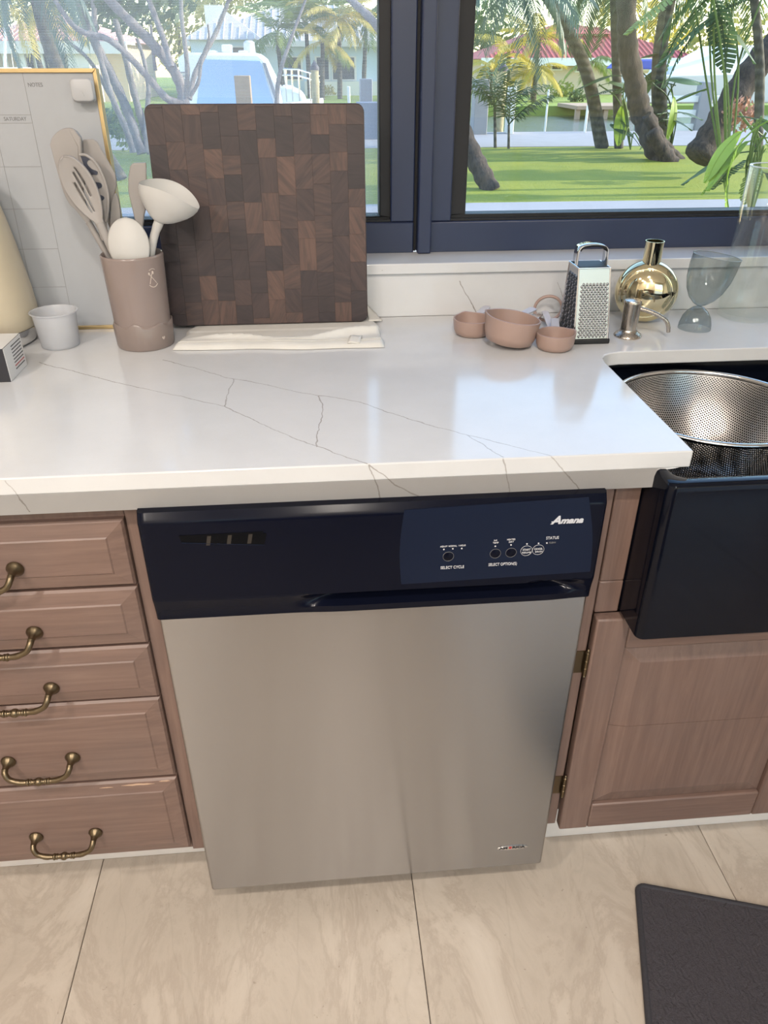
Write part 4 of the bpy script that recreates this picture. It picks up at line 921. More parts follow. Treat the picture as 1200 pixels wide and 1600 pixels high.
# recessed ceiling lamps
M['lamp'] = None
t = NT('lamp_diffuser'); e = t.n('Emission', i_Strength=6.0); e.inputs[0].default_value = (*LAMP_COL, 1); M['lamp'] = t.done(e)
spots = [(-.95, -1.2), (.30, -1.2), (-.95, -2.1), (.30, -2.1), (-.95, -3.0), (.30, -3.0)]
for i, (x, y) in enumerate(spots):
    row = ['nearest the counter', 'over the middle of the room', 'over the far side of the room'][i//2]; cl_ = ['left', 'right'][i % 2]
    o = thing('ceiling_lamp', 'recessed ceiling lamp %s, %s of its row' % (row, cl_), 'lamp', (x, y, 2.5), group='recessed ceiling lamps')
    B().lathe([(.062, 0), (.085, -.004), (.088, -.001), (.088, 0)], 32).build('trim_ring', M['white_plastic'], o, local=True)
    B().lathe([(0, -.0015), (.062, -.0015)], 32).build('diffuser', M['lamp'], o, local=True)
    l = bpy.data.lights.new('lamp_light', 'AREA'); l.shape = 'DISK'; l.size = .14; l.energy = LAMP_W; l.color = LAMP_COL
    lo = bpy.data.objects.new('lamp_light', l); C.objects.link(lo); lo.parent = o; lo.location = (0, 0, -.012)
# ------------------------------------------------------------------ outdoors: garden, canal, far bank
GZ = -.25
def m_grass(name, a, b_):
    t = NT(name); p = t.world(); n = t.noise(p, 1.3, 4); f = t.noise(p, 26, 4, .7)
    c = t.mix(n, a, b_); c = t.mix(t.math('MULTIPLY', f, .45), c, tuple(x*.45 for x in a[:3])+(1,))
    return t.done(t.bsdf(c, .9, 0, f, .8, .05))
M['grass'] = m_grass('lawn_grass', col(116, 134, 30), col(164, 162, 40)); M['grass_far'] = m_grass('far_lawn_grass', col(128, 150, 62), col(152, 166, 76))
M['paving'] = simple('pale_paving', col(150, 148, 152), .8, 0, .06, 2); M['concrete'] = simple('seawall_concrete', col(146, 143, 144), .85, 0, .08, 3, .2)
t = NT('canal_water'); p = t.world((1, 2.4, 1)); wn = t.noise(p, 2.6, 4, .6)
M['water'] = t.done(t.bsdf(col(92, 88, 62), .05, 0, wn, .35, .25, IOR=1.33))
def m_leaf(name, a, b_, tr=.35):
    t = NT(name); oi = t.n('ObjectInfo'); p = t.world(); n = t.noise(p, 2.5, 3)
    c = t.mix(t.math('MULTIPLY', t.math('ADD', n, oi.outputs['Random']), .5), a, b_)
    d_ = t.bsdf(c, .5); tl = t.n('BsdfTranslucent'); t.l(c, tl.inputs[0]); m = t.n('MixShader', i_0=tr); t.l(d_.outputs[0], m.inputs[1]); t.l(tl.outputs[0], m.inputs[2]); return t.done(m)
M['leaf_dark'] = m_leaf('dark_green_leaf', col(56, 78, 50), col(92, 116, 66)); M['leaf_mid'] = m_leaf('mid_green_leaf', col(84, 108, 50), col(130, 146, 66))
M['leaf_gold'] = m_leaf('golden_palm_leaf', col(168, 152, 58), col(206, 182, 84)); M['leaf_bright'] = m_leaf('bright_green_leaf', col(118, 146, 44), col(162, 180, 70), .45)
M['leaf_blue'] = m_leaf('blue_green_palm_leaf', col(66, 88, 82), col(100, 122, 106)); M['leaf_olive'] = m_leaf('olive_leaf', col(120, 122, 62), col(160, 152, 84))
def m_bark(name, a, b_, band=0):
    t = NT(name); p = t.world((1, 1, .4)); n = t.ramp(t.noise(p, 12, 6, .75), [(.35, (0, 0, 0)), (.65, (1, 1, 1))]); h = n
    c = t.mix(n, a, b_)
    if band: w = t.n('TexWave', bands_direction='Z', i_Scale=band, i_Distortion=2.5); t.l(t.world(), w.inputs['Vector']); c = t.mix(t.math('MULTIPLY', w.outputs[0], .55), c, tuple(x*.5 for x in a[:3])+(1,)); h = w.outputs[0]
    return t.done(t.bsdf(c, .9, 0, h, .5, .03))
M['bark_grey'] = m_bark('pale_grey_bark', col(98, 93, 96), col(142, 135, 136)); M['bark_palm'] = m_bark('ringed_palm_bark', col(58, 54, 48), col(102, 96, 80), 2.2)
M['bark_brown'] = m_bark('brown_fibrous_bark', col(26, 23, 22), col(84, 70, 60)); M['pile'] = m_bark('weathered_piling', col(150, 138, 104), col(190, 176, 136)); M['cap'] = simple('dark_pile_cap', col(70, 66, 72), .6)
M['stucco_w'] = simple('white_stucco', col(226, 222, 214), .85, 0, .03, 1); M['stucco_b'] = simple('pale_blue_siding', col(196, 212, 224), .8, 0, .03, 1); M['stucco_t'] = simple('tan_stucco', col(206, 186, 158), .85, 0, .05, 1)
M['metal_roof'] = simple('pale_metal_roof', col(196, 186, 180), .5, 0, .05, 1); M['red_roof'] = simple('red_clay_tile', col(186, 96, 92), .8, 0, .14, 3); M['pink_roof'] = simple('faded_clay_tile', col(206, 160, 146), .8, 0, .1, 3)
M['win_dark'] = simple('dark_window_glass', col(62, 66, 70), .12); M['boat_white'] = simple('white_gelcoat', col(232, 232, 232), .25, 0, .02, 1); M['boat_blue'] = simple('blue_windscreen_cover', col(148, 178, 214), .45, 0, .05, 1)
M['canvas_blue'] = simple('royal_blue_canvas', col(62, 84, 170), .8); M['boat_grey'] = simple('grey_boat_trim', col(132, 132, 140), .5); M['dock_wood'] = simple('dock_timber', col(166, 140, 116), .85, 0, .15, 6)
def flat(name, x0, x1, y0, y1, z, m, label, cat, th=.3):
    return struct(B().box(x0, x1, y0, y1, z-th, z).build(name, m, smooth=False), label, cat)
flat('patio', -16, 26, .86, 9.75, GZ+.005, M['paving'], 'pale paved patio strip outside the window', 'patio')
flat('lawn', -22, 34, 9.75, 17.4, GZ, M['grass'], 'green back lawn with bands of sunlight', 'lawn')
flat('seawall', -26, 44, 17.4, 21.6, GZ+.01, M['concrete'], 'pale concrete seawall walk along the canal', 'seawall', 1.6)
flat('water', -60, 90, 21.6, 36.0, -.62, M['water'], 'rippled canal water beyond the seawall', 'water', .4)
flat('far_lawn', -70, 100, 36.0, 120, GZ, M['grass_far'], 'sunny lawn on the far bank of the canal', 'lawn', 1.6)

def house(name, label, loc):
    return thing(name, label, 'house', loc)
def hip(b, x0, x1, y0, y1, z0, h, over=.5):
    x0 -= over; x1 += over; y0 -= over; y1 += over; k = min((x1-x0), (y1-y0))/2*.98
    v = [(x0, y0, z0), (x1, y0, z0), (x1, y1, z0), (x0, y1, z0), (x0+k, (y0+y1)/2, z0+h), (x1-k, (y0+y1)/2, z0+h)]
    return b.add(v, [(0, 1, 5, 4), (2, 3, 4, 5), (1, 2, 5), (3, 0, 4), (3, 2, 1, 0)])
def ribs(b, x0, x1, y0, ym, z0, h, n, k=0):   # standing seams / tile courses on the front slope
    for i in range(n+1):
        x = x0+(x1-x0)*i/n; e = min(1, min(x-x0, x1-x)/max(k, 1e-3)) if k else 1
        b.tube([(x, y0, z0+.03), (x, y0+(ym-y0)*e, z0+h*e+.03)], .035, 4)
def pane_set(h, wins, y):
    for (xa, xb, za, zb) in wins:
        w = B().box(xa-.07, xb+.07, y-.06, y, za-.07, zb+.07).build('window', M['stucco_w'], h); n = max(1, round((xb-xa)/1.3))
        for i in range(n): q = (xb-xa)/n; B().box(xa+q*i+.04, xa+q*(i+1)-.04, y-.08, y-.05, za, zb).build('pane', M['win_dark'], w)
# middle house
YH = 50.0
a = at(300, 60, y=YH); b2 = at(660, 60, y=YH); ez = at(400, 64, y=YH).z
hm = house('house', 'pale blue house with metal hip roof behind the boat', ((a.x+b2.x)/2, YH, GZ))
B().box(a.x, b2.x, YH, YH+9, GZ, ez).build('walls', M['stucco_b'], hm)
B().box(a.x-.5, b2.x+.5, YH-.55, YH-.4, ez-.28, ez).build('fascia', M['stucco_w'], hm)
rz = at(440, 8, y=YH+5).z-ez; rf = hip(B(), a.x, b2.x, YH, YH+10, ez, rz).build('roof', M['metal_roof'], hm, smooth=False)
rb = B(); ribs(rb, a.x-.5, b2.x+.5, YH-.5, YH+5, ez, rz, 34, 5.3); rb.build('seams', M['stucco_w'], rf)['kind'] = 'stuff'
gx0, gx1 = at(296, 60, y=YH-2.5).x, at(402, 60, y=YH-2.5).x; gz = at(345, 16, y=YH-1).z
g = B(); hip(g, gx0, gx1, YH-2.5, YH+3, ez, gz-ez, .3); gwing = g.build('wing_roof', M['metal_roof'], hm, smooth=False)
rb = B(); ribs(rb, gx0-.3, gx1+.3, YH-2.8, YH+.2, ez, gz-ez, 10, 2.9); rb.build('seams', M['stucco_w'], gwing)['kind'] = 'stuff'
B().box(gx0, gx1, YH-2.4, YH+.1, GZ, ez).build('wing_walls', M['stucco_b'], hm)
c0, c1 = at(322, 26, y=YH+2), at(350, 9, y=YH+2); B().box(c0.x, c1.x, YH+1.5, YH+2.8, c0.z-1.2, c1.z).build('chimney', M['stucco_w'], hm)
wins = []
for u0, u1 in ((437, 466), (490, 511), (516, 553)): wins.append((at(u0, 0, y=YH).x, at(u1, 0, y=YH).x, at(500, 124, y=YH).z, at(500, 90, y=YH).z))
pane_set(hm, wins, YH); pane_set(hm, [(at(346, 0, y=YH-2.4).x, at(386, 0, y=YH-2.4).x, at(360, 95, y=YH-2.4).z, at(360, 74, y=YH-2.4).z)], YH-2.4)
B().box(at(470, 0, y=YH-.3).x, b2.x, YH-.4, YH-.05, GZ, at(500, 127, y=YH).z).build('planter_wall', M['stucco_w'], hm)
# right house
a = at(765, 90, y=YH); b2 = at(1080, 90, y=YH); ez = at(900, 92, y=YH).z
hr = house('house', 'tan house with red tile roof and raised centre across the canal', ((a.x+b2.x)/2, YH, GZ))
B().box(a.x, b2.x, YH, YH+9, GZ, ez).build('walls', M['stucco_t'], hr); B().box(a.x-.6, b2.x+.6, YH-.7, YH-.5, ez-.35, ez+.05).build('fascia', M['stucco_w'], hr)
rz = at(900, 58, y=YH+3).z-ez; rf = hip(B(), a.x, b2.x, YH, YH+9, ez, rz*1.5, .6).build('roof', M['red_roof'], hr, smooth=False)
rb = B(); ribs(rb, a.x-.6, b2.x+.6, YH-.6, YH+4.5, ez, rz*1.5, 44, 4.9); rb.build('tile_courses', M['red_roof'], rf)['kind'] = 'stuff'
ua, ub = at(838, 60, y=YH+4).x, at(935, 60, y=YH+4).x; uz0, uz1 = at(880, 66, y=YH+3).z, at(880, 53, y=YH+3).z
B().box(ua, ub, YH+3, YH+7, uz0-.6, uz1).build('clerestory', M['stucco_w'], hr); r2 = hip(B(), ua, ub, YH+3, YH+7, uz1, at(860, 33, y=YH+5).z-uz1, .4).build('upper_roof', M['red_roof'], hr, smooth=False)
wins = [(at(u0, 0, y=YH).x, at(u1, 0, y=YH).x, at(900, 108, y=YH).z+dz, at(900, 95, y=YH).z+dz) for u0, u1, dz in ((872, 888, 0), (842, 856, 0), (912, 926, -.1), (986, 1004, 0), (1020, 1040, 0))]
pane_set(hr, wins, YH)
# left house
YL = 42.0
a = at(-40, 75, y=YL); b2 = at(192, 75, y=YL); ez = at(100, 66, y=YL).z
hl_ = house('house', 'low white house with faded tile roof and columned porch at left', ((a.x+b2.x)/2, YL, GZ))
B().box(a.x, b2.x, YL, YL+8, GZ, ez).build('walls', M['stucco_t'], hl_); B().box(a.x-.6, b2.x+.6, YL-2.2, YL-1.95, ez-.48, ez).build('fascia', M['stucco_w'], hl_)
B().box(a.x-.6, b2.x+.6, YL-2.0, YL, ez-.12, ez-.02).build('porch_roof', M['stucco_w'], hl_)
rf = hip(B(), a.x, b2.x, YL-1.6, YL+8, ez, at(100, 40, y=YL+2).z-ez+.5, .5).build('roof', M['pink_roof'], hl_, smooth=False)
rb = B(); ribs(rb, a.x-.5, b2.x+.5, YL-2.1, YL+3.2, ez, at(100, 40, y=YL+2).z-ez+.5, 34, 5); rb.build('tile_courses', M['pink_roof'], rf)['kind'] = 'stuff'
for u, w in ((8, 4), (36, 5), (62, 9), (90, 5), (118, 5)): x = at(u, 90, y=YL-1.8).x; B().box(x-w*.02, x+w*.02, YL-1.95, YL-1.75, GZ, ez-.1).build('column', M['stucco_w'], hl_)
B().box(at(118, 90, y=YL-.4).x, at(150, 90, y=YL-.4).x, YL-1.9, YL, GZ, ez-.1).build('porch_wall', M['stucco_w'], hl_)
pane_set(hl_, [(at(u0, 0, y=YL).x, at(u1, 0, y=YL).x, at(60, 110, y=YL).z, at(60, 84, y=YL).z) for u0, u1 in ((14, 34), (40, 56), (68, 86), (96, 114))], YL)

# ---- boats
def lofted(secs): # closed sections of equal length
    b = B(); n = len(secs[0])
    for s_ in secs: b.v += [Vector(p) for p in s_]
    for i in range(len(secs)-1): b.f += [(i*n+j, i*n+(j+1) % n, (i+1)*n+(j+1) % n, (i+1)*n+j) for j in range(n)]
    b.f += [tuple(range(n))[::-1], tuple((len(secs)-1)*n+j for j in range(n))]; return b
YB = 24.0
bt = thing('cabin_cruiser', 'white cabin cruiser with pale blue windscreen moored behind the board', 'boat', (*at(370, 150, y=YB+1)[:2], -.62))
def X(u, y=YB): return at(u, 120, y=y).x
def Z_(v, y=YB): return at(370, v, y=y).z
hullx0, hullx1 = X(262), X(505); deck = Z_(166)
secs = []
for q in (0, .25, .5, .7, .85, .95, 1.0):
    x = hullx0+(hullx1-hullx0)*q; w_ = 1.5*(1-max(0, (q-.5)/.5)**2.2)+.03; hz = deck+.35*max(0, q-.55)
    secs.append([(x, YB+1.2-w_, hz), (x, YB+1.2-w_*.75, -.9), (x, YB+1.2+w_*.75, -.9), (x, YB+1.2+w_, hz)])
lofted(secs).build('hull', M['boat_white'], bt, .05)
cabp = [(X(285), deck-.1), (X(440), deck-.1), (X(436), Z_(140)), (X(415), Z_(92)), (X(404), Z_(82)), (X(290), Z_(82)), (X(276), Z_(92))]
B().prism(cabp, 0, 2.0, XZ(YB+2.4)).build('cabin', M['boat_white'], bt, .08, 2)
wp = [(X(300), Z_(164)), (X(424), Z_(164)), (X(408), Z_(94)), (X(316), Z_(92)), (X(312), Z_(110))]; B().prism(wp, 0, .05, XZ(YB+.41)).build('windscreen', M['boat_blue'], bt, .02)
wp = [(X(427), Z_(160)), (X(432), Z_(158)), (X(416), Z_(98)), (X(411), Z_(98))]; B().prism(wp, 0, .06, XZ(YB+.42)).build('side_window', M['boat_grey'], bt, .01)
for k in range(5): B().box(X(276), X(291), YB+.33, YB+.41, Z_(112+6*k)-.03, Z_(112+6*k)).build('vent_slat', M['boat_grey'], bt)
B().lathe([(0, .30), (.10, .29), (.16, .24), (.17, .0), (.12, -.02), (0, -.02)], 20, Matrix.Translation((X(389), YB+1.2, Z_(81)))).build('radar_dome', simple('pale_radome', col(206, 204, 220), .4), bt)
B().box(X(345), X(361), YB+1, YB+1.4, Z_(82), Z_(68)).build('searchlight', M['boat_white'], bt, .04)
for u in (322, 372): B().box(X(u), X(u+14), YB+.8, YB+1.5, Z_(83), Z_(78)).build('roof_hatch', M['boat_white'], bt, .03)
b = B()
for dy in (0, 1.4):
    for v in (108, 118): b.tube([(X(440), YB+.5+dy, Z_(v)), (X(466), YB+.5+dy, Z_(v+1)), (X(500), YB+1.2, Z_(v+12))], .018, 6)
    for u in (445, 455, 466, 484): b.tube([(X(u), YB+.5+dy, Z_(108 if u < 470 else 116)), (X(u), YB+.5+dy, deck+.1)], .016, 6)
b.build('bow_rail', M['steel'], bt)
B().prism([(X(432), deck-.1), (X(482), deck-.1), (X(472), Z_(146)), (X(452), Z_(136)), (X(436), Z_(134))], 0, 1.6, XZ(YB+2.1)).build('foredeck', M['boat_white'], bt, .12, 3)
# boat at right under blue canvas
YR = 23.6
br = thing('motor_boat', 'white motor boat with blue canvas on a lift at right', 'boat', (*at(1100, 150, y=YR+1)[:2], -.62))
def XR(u): return at(u, 120, y=YR).x
def ZR(v, u=1100): return at(u, v, y=YR).z
secs = []
for q in (0, .2, .45, .7, .88, 1.0):
    x = XR(1010)+(XR(1240)-XR(1010))*q; w_ = .95+.35*math.sin(math.pi*min(.75, q+.25)); secs.append([(x, YR+1.4-w_, ZR(118)+.1*q), (x, YR+1.4-w_*.7, ZR(163)), (x, YR+1.4+w_*.7, ZR(163)), (x, YR+1.4+w_, ZR(118)+.1*q)])
lofted(secs).build('hull', M['boat_white'], br, .05)
B().prism([(XR(1052), ZR(125)), (XR(1200), ZR(125)), (XR(1205), ZR(70)), (XR(1140), ZR(70)), (XR(1105), ZR(92)), (XR(1060), ZR(104))], 0, 1.7, XZ(YR+2.2)).build('cabin', M['boat_white'], br, .1, 3)
B().slab([(XR(986), YR+.3, ZR(108)), (XR(1050), YR+.3, ZR(109)), (XR(1040), YR+.3, ZR(97)), (XR(1020), YR+.3, ZR(92)), (XR(1000), YR+.3, ZR(93))], (0, 2, 0)).build('canopy', M['canvas_blue'], br, .05)
for u in (990, 1044): B().tube([(XR(u), YR+.4, ZR(108)), (XR(u), YR+.6, ZR(124))], .03, 6).build('canopy_post', M['steel'], br)
ls = thing('boat_lift', 'pale timber boat lift frame with pilings below the motor boat', 'boat lift', (*at(1095, 200, y=22.4)[:2], -1))
YF = 22.3
def XF(u): return at(u, 150, y=YF).x
def ZF(v): return at(1090, v, y=YF).z
for u, w, v, mm in ((1105, 22, 128, 'concrete'), (1139, 12, 158, 'dock_wood'), (1010, 10, 150, 'concrete')): B().box(XF(u)-w*.0085, XF(u)+w*.0085, YF, YF+.35, -1, ZF(v)).build('piling', M[mm], ls, .02)
for v, h_, u0, u1 in ((150, 10, 1000, 1150), (172, 12, 1000, 1128), (194, 14, 1045, 1128), (162, 5, 1110, 1165)): B().box(XF(u0), XF(u1), YF+.1, YF+.25, ZF(v+h_), ZF(v)).build('beam', M['stucco_w'], ls, .01)

# ---- dock pieces
def piling(u, vt, y, w, label):
    p = at(u, vt, y=y); t_ = thing('dock_piling', label, 'piling', (p.x, y, -1.2)); r = w*y*.92/FPX/2
    B().lathe([(r, -1.2), (r*.97, p.z-.25), (r*.9, p.z-.22)], 18, Matrix.Translation((p.x, y, 0)), True, True).build('post', M['pile'], t_)
    B().lathe([(r*1.15, p.z-.24), (r*1.15, p.z-.18), (0, p.z)], 18, Matrix.Translation((p.x, y, 0)), True).build('cone_cap', M['cap'], t_)
piling(491, 93, 22.2, 12, 'weathered piling with dark cone cap beside the cruiser bow'); piling(787, 95, 22.2, 14, 'weathered piling with dark cone cap behind the young palms')
def block(name, label, cat, u0, u1, v0, v1, y, d, m, bev=.02, z0=None):
    p, q = at(u0, v0, y=y), at(u1, v1, y=y); o = B().box(p.x, q.x, y, y+d, z0 if z0 is not None else p.z, q.z).build(name, m, None, bev); return tag(o, label, cat)
block('dock_post', 'pale square post standing in front of the cruiser windscreen', 'post', 370, 390, 175, 118, 20.5, .3, M['dock_wood'], z0=GZ)
block('dock_pedestal', 'grey dock power pedestal at the right end of the left window', 'pedestal', 563, 582, 170, 123, 20.4, .4, M['boat_grey'], z0=GZ)
block('dock_box', 'blue-grey dock box at the foot of the pedestal', 'box', 559, 592, 200, 160, 19.6, .6, simple('blue_grey_box', col(112, 122, 142), .6), z0=GZ)
block('gate_pier', 'grey concrete pier at the left edge of the right window', 'pier', 739, 766, 214, 124, 20.8, .5, M['concrete'], z0=GZ)
block('dock_locker', 'white dock locker beside the capped piling and young palms', 'box', 796, 808, 190, 135, 20.9, .5, M['stucco_w'], z0=GZ)
block('mooring_post', 'thin white mooring post standing in the canal', 'post', 853, 857, 205, 140, 27, .1, M['stucco_w'], z0=-1.2)
block('mooring_post', 'white post at the canal edge left of the leaning trunk', 'post', 913, 921, 216, 165, 21.2, .15, M['stucco_w'], z0=GZ)
block('mooring_post', 'white post on the far bank below the middle house', 'post', 543, 547, 160, 135, 35, .15, M['stucco_w'], z0=GZ)
jt = thing('jetty', 'low timber jetty on the far bank with dark water below', 'jetty', (*at(930, 160, y=35)[:2], -.6))
B().box(at(893, 160, y=34).x, at(985, 160, y=34).x, 33.2, 36, GZ-.02, GZ+.12).build('deck', M['dock_wood'], jt, .01)
for u in (897, 918, 940, 962, 982): x = at(u, 160, y=34).x; B().box(x-.09, x+.09, 33.3, 33.5, -1.2, GZ).build('leg', M['dock_wood'], jt)
ms = thing('sailboat_mast', 'white mast with stays at the far left of the view', 'mast', (*at(8, 110, y=30)[:2], -.6))
B().tube([at(8, 160, y=30), at(8, -40, y=30)], .05, 8).build('spar', M['boat_white'], ms); b = B(); b.tube([at(8, -40, y=30), at(28, 112, y=30)], .012, 5); b.tube([at(2, -40, y=30), at(22, 112, y=30)], .012, 5); b.build('stay', M['steel'], ms)
b = B(); p, q = at(-30, 128, y=29.2), at(24, 97, y=29.2); b.box(p.x, q.x, 29, 31, -.9, q.z-.15); b.build('hull', M['boat_white'], ms, .1, 3)

# ---- plants
def frond_mesh(L, droop, nl, ll, w, seed, rise=.25):
    r_ = random.Random(seed); b = B(); sp = []
    for i in range(13): t_ = i/12; sp.append(Vector((L*t_*(1-.12*droop*t_), 0, L*(rise*t_-droop*t_*t_))))
    b.tube(sp, [.022*L/2*(1-t/14) for t in range(13)], 4)
    for i in range(nl):
        t_ = .12+.88*(i+.5)/nl; k = min(11, int(t_*12)); f = t_*12-k; p = sp[k].lerp(sp[k+1], f); d_ = (sp[k+1]-sp[k]).normalized()
        for s_ in (-1, 1):
            l_ = ll*(.45+.55*math.sin(math.pi*min(1, t_*.82+.12)))*(.85+.3*r_.random()); dr = d_*(.55+.3*t_)+Vector((0, s_*.8, -.28-.35*r_.random())); dr.normalize()
            n_ = dr.cross(Vector((0, 0, 1))).normalized()*w; m_ = p+dr*l_*.5+Vector((0, 0, .03*l_)); e_ = p+dr*l_+Vector((0, 0, -.16*l_))
            q = len(b.v); b.v += [p+n_*.3, p-n_*.3, m_+n_, m_-n_, e_]; b.f += [(q, q+1, q+3, q+2), (q+2, q+3, q+4)]
    return b.mesh('frond', fix=False)
def palm(name, label, crown, base, r0, r1, meshes, n, bark, scale=1., pitch=(-.2, .9), seed=1, bend=0., cat='palm', yaws=None, tr=True):
    r_ = random.Random(seed); c_, b0 = Vector(crown), Vector(base); t_ = thing(name, label, cat, b0)
    if tr:
        mid = b0.lerp(c_, .5)+Vector((bend, 0, 0)); pts = spline([b0, mid, c_], 7); B().tube(pts, [r0+(r1-r0)*i/(len(pts)-1) for i in range(len(pts))], 12).build('trunk', bark, t_, sharp=80)
    for i in range(n):
        o = link('frond', meshes[i % len(meshes)], None, t_, smooth=False); o.location = c_-b0
        y_ = 2*math.pi*(i+r_.random()*.6)/n if yaws is None else yaws[i % len(yaws)]+r_.uniform(-.25, .25)
        o.rotation_euler = (r_.uniform(-.3, .3), -r_.uniform(*pitch), y_); s_ = scale*r_.uniform(.8, 1.12); o.scale = (s_, s_, s_)
    return t_
def mats(ms, m):
    for q in ms: q.materials.append(m)
    return ms
F_gold = mats([frond_mesh(2.0, .55, 20, .55, .035, s) for s in (1, 2)], M['leaf_gold']); F_mid = mats([frond_mesh(2.0, .55, 20, .6, .04, s) for s in (3, 4)], M['leaf_mid'])
F_dark = mats([frond_mesh(2.6, .85, 30, .7, .03, s, .35) for s in (5, 6)], M['leaf_dark']); F_blue = mats([frond_mesh(2.6, .9, 34, .75, .028, s, .3) for s in (7, 8)], M['leaf_blue'])
F_young = mats([frond_mesh(1.0, .35, 14, .34, .02, s, .6) for s in (9, 10)], M['leaf_dark'])
# far-bank palms
k = 0
for u, v, y, ub, fm, n, sc, lab in ((432, 52, 46, 438, F_mid, 11, 1.2, 'green palm rising behind the cruiser radar dome'), (478, 38, 47, 480, F_mid, 11, 1.3, 'green palm left of the capped piling across the canal'),
        (530, 30, 46, 528, F_gold, 13, 1.4, 'golden palm in front of the middle house windows'), (572, 36, 48, 566, F_mid, 11, 1.3, 'green palm at the right edge of the left window'), (504, 66, 45, 500, F_gold, 9, .9, 'short golden palm against the pale blue house'),
        (795, 84, 43, 797, F_gold, 12, 1.0, 'golden palm behind the capped piling at right'), (842, 66, 45, 840, F_gold, 12, 1.15, 'golden palm beside the red-roofed house'), (838, 108, 42, 838, F_gold, 10, .85, 'low golden palm on the far lawn'), (768, 104, 42, 768, F_gold, 9, .8, 'low golden palm behind the concrete pier'),
        (925, 96, 47, 925, F_mid, 8, .8, 'small green palm in front of the red-roofed house'), (40, 22, 38, 52, F_gold, 11, 1.2, 'yellowing palm over the porch of the left house')):
    k += 1; palm('palm_tree', lab, at(u, v, y=y-1.5), (at(ub, v, y=y-1.5).x, y-1.5, GZ), .14, .09, fm, n, M['bark_palm'], sc, (-.35, .9), 20+k)
# near palms
palm('palm_tree', 'drooping blue-green palm crown at the upper left of the right window', at(806, -40, y=13.5), (at(905, 100, y=13.5).x, 14.2, GZ), .10, .07, F_blue, 15, M['bark_palm'], .50, (-.6, .4), 3, tr=False)
palm('palm_tree', 'leaning grey palm trunk left of the straight trunk in the lawn', at(815, -70, y=16.5), at(941, 231, z=GZ), .15, .10, F_dark, 11, M['bark_palm'], .55, (-.4, .8), 4, bend=.35)
palm('palm_tree', 'straight slender palm trunk next to the thick brown trunk', at(958, -70, y=17), at(967, 232, z=GZ), .10, .09, F_dark, 11, M['bark_palm'], .62, (-.9, .4), 5)
palm('palm_tree', 'leaning palm trunk right of the thick brown trunk', at(1060, -80, y=15.5), at(1034, 238, z=GZ), .16, .12, F_dark, 11, M['bark_palm'], .6, (-.7, .6), 6, bend=-.20)
palm('palm_tree', 'slim pale palm trunk near the right edge of the window', at(1172, -60, y=11), at(1184, 236, y=11), .07, .055, F_dark, 9, M['bark_palm'], .55, (-.3, .8), 7, bend=.08)
palm('young_palm', 'young palm with feathery fronds, left of the two on the lawn edge', at(773, 168, y=17.3), (at(774, 228, y=17.3).x, 17.3, GZ), .035, .03, F_young, 9, M['bark_palm'], 1.15, (.0, 1.1), 8)
palm('young_palm', 'young palm with feathery fronds, right of the two on the lawn edge', at(795, 195, y=17.1), (at(795, 228, y=17.1).x, 17.1, GZ), .03, .025, F_young, 9, M['bark_palm'], 1.0, (.1, 1.2), 9)
palm('palm_tree', 'shaggy palm hanging over the left house', at(40, -75, y=13), (at(175, 200, y=12.5).x, 12.5, GZ), .12, .09, F_blue, 10, M['bark_palm'], .50, (-.8, .1), 10, bend=-.25)

def branchy(name, label, y, stems, bark, cat='tree', base=None, foliage=None):
    p0 = at(*base, y=y) if base else at(*stems[0][0][0][:2], y=y); t_ = thing(name, label, cat, (p0.x, y, GZ))
    for i, (pts, w0, w1) in enumerate(stems):
        P = [at(q[0], q[1], y=y+(q[2] if len(q) > 2 else .25*math.sin(i*2.1+j*.4))) for j, q in enumerate(pts)]; sc0 = y*.92/FPX/2; S_ = spline(P, 6); n = len(S_)
        B().tube(S_, [sc0*(w0+(w1-w0)*q/(n-1))*(1+.08*math.sin(q*1.7+i)) for q in range(n)], 10).build('trunk' if i == 0 else 'branch', bark, t_, sharp=80)
    return t_
def leaf_cloud(t_, c, rad, n, size, m, seed=1, flatten=1.):
    r_ = random.Random(seed); b = B(); c = Vector(c)
    for _ in range(n):
        d_ = Vector((r_.gauss(0, 1), r_.gauss(0, 1), r_.gauss(0, 1))).normalized()*rad*(r_.random()**.45); d_.z *= flatten; p = c+d_
        a = Vector((r_.gauss(0, 1), r_.gauss(0, 1), r_.gauss(0, 1))).normalized(); e = a.orthogonal().normalized(); f_ = a.cross(e); s_ = size*r_.uniform(.6, 1.3)
        q = len(b.v); b.v += [p-e*s_, p+f_*s_*.45, p+e*s_, p-f_*s_*.45]; b.f.append((q, q+1, q+2, q+3))
    return tag(b.build('foliage', m, t_, smooth=False, fix=False), kind='stuff')
tr1 = branchy('garden_tree', 'pale many-branched tree forking above the cutting board', 9.2, [
    ([(292, 320), (300, 230), (296, 185), (288, 160), (283, 135), (268, 105), (240, 70), (205, 35), (160, -10)], 22, 13), ([(287, 162), (262, 155), (235, 125), (205, 92), (170, 62), (125, 48), (100, 22), (80, -10)], 13, 6),
    ([(290, 155), (293, 115), (289, 70), (284, 30), (282, -20)], 8, 6), ([(296, 155), (304, 118), (322, 80), (338, 50), (352, 15), (366, -5), (430, -20)], 9, 5), ([(318, 84), (326, 62), (325, 38)], 5, 3),
    ([(298, 150), (310, 128), (314, 100), (320, 85)], 6, 5), ([(268, 105), (255, 60), (240, 20), (225, -20)], 10, 8), ([(243, 110), (238, 70), (236, 40)], 6, 4)], M['bark_grey'])
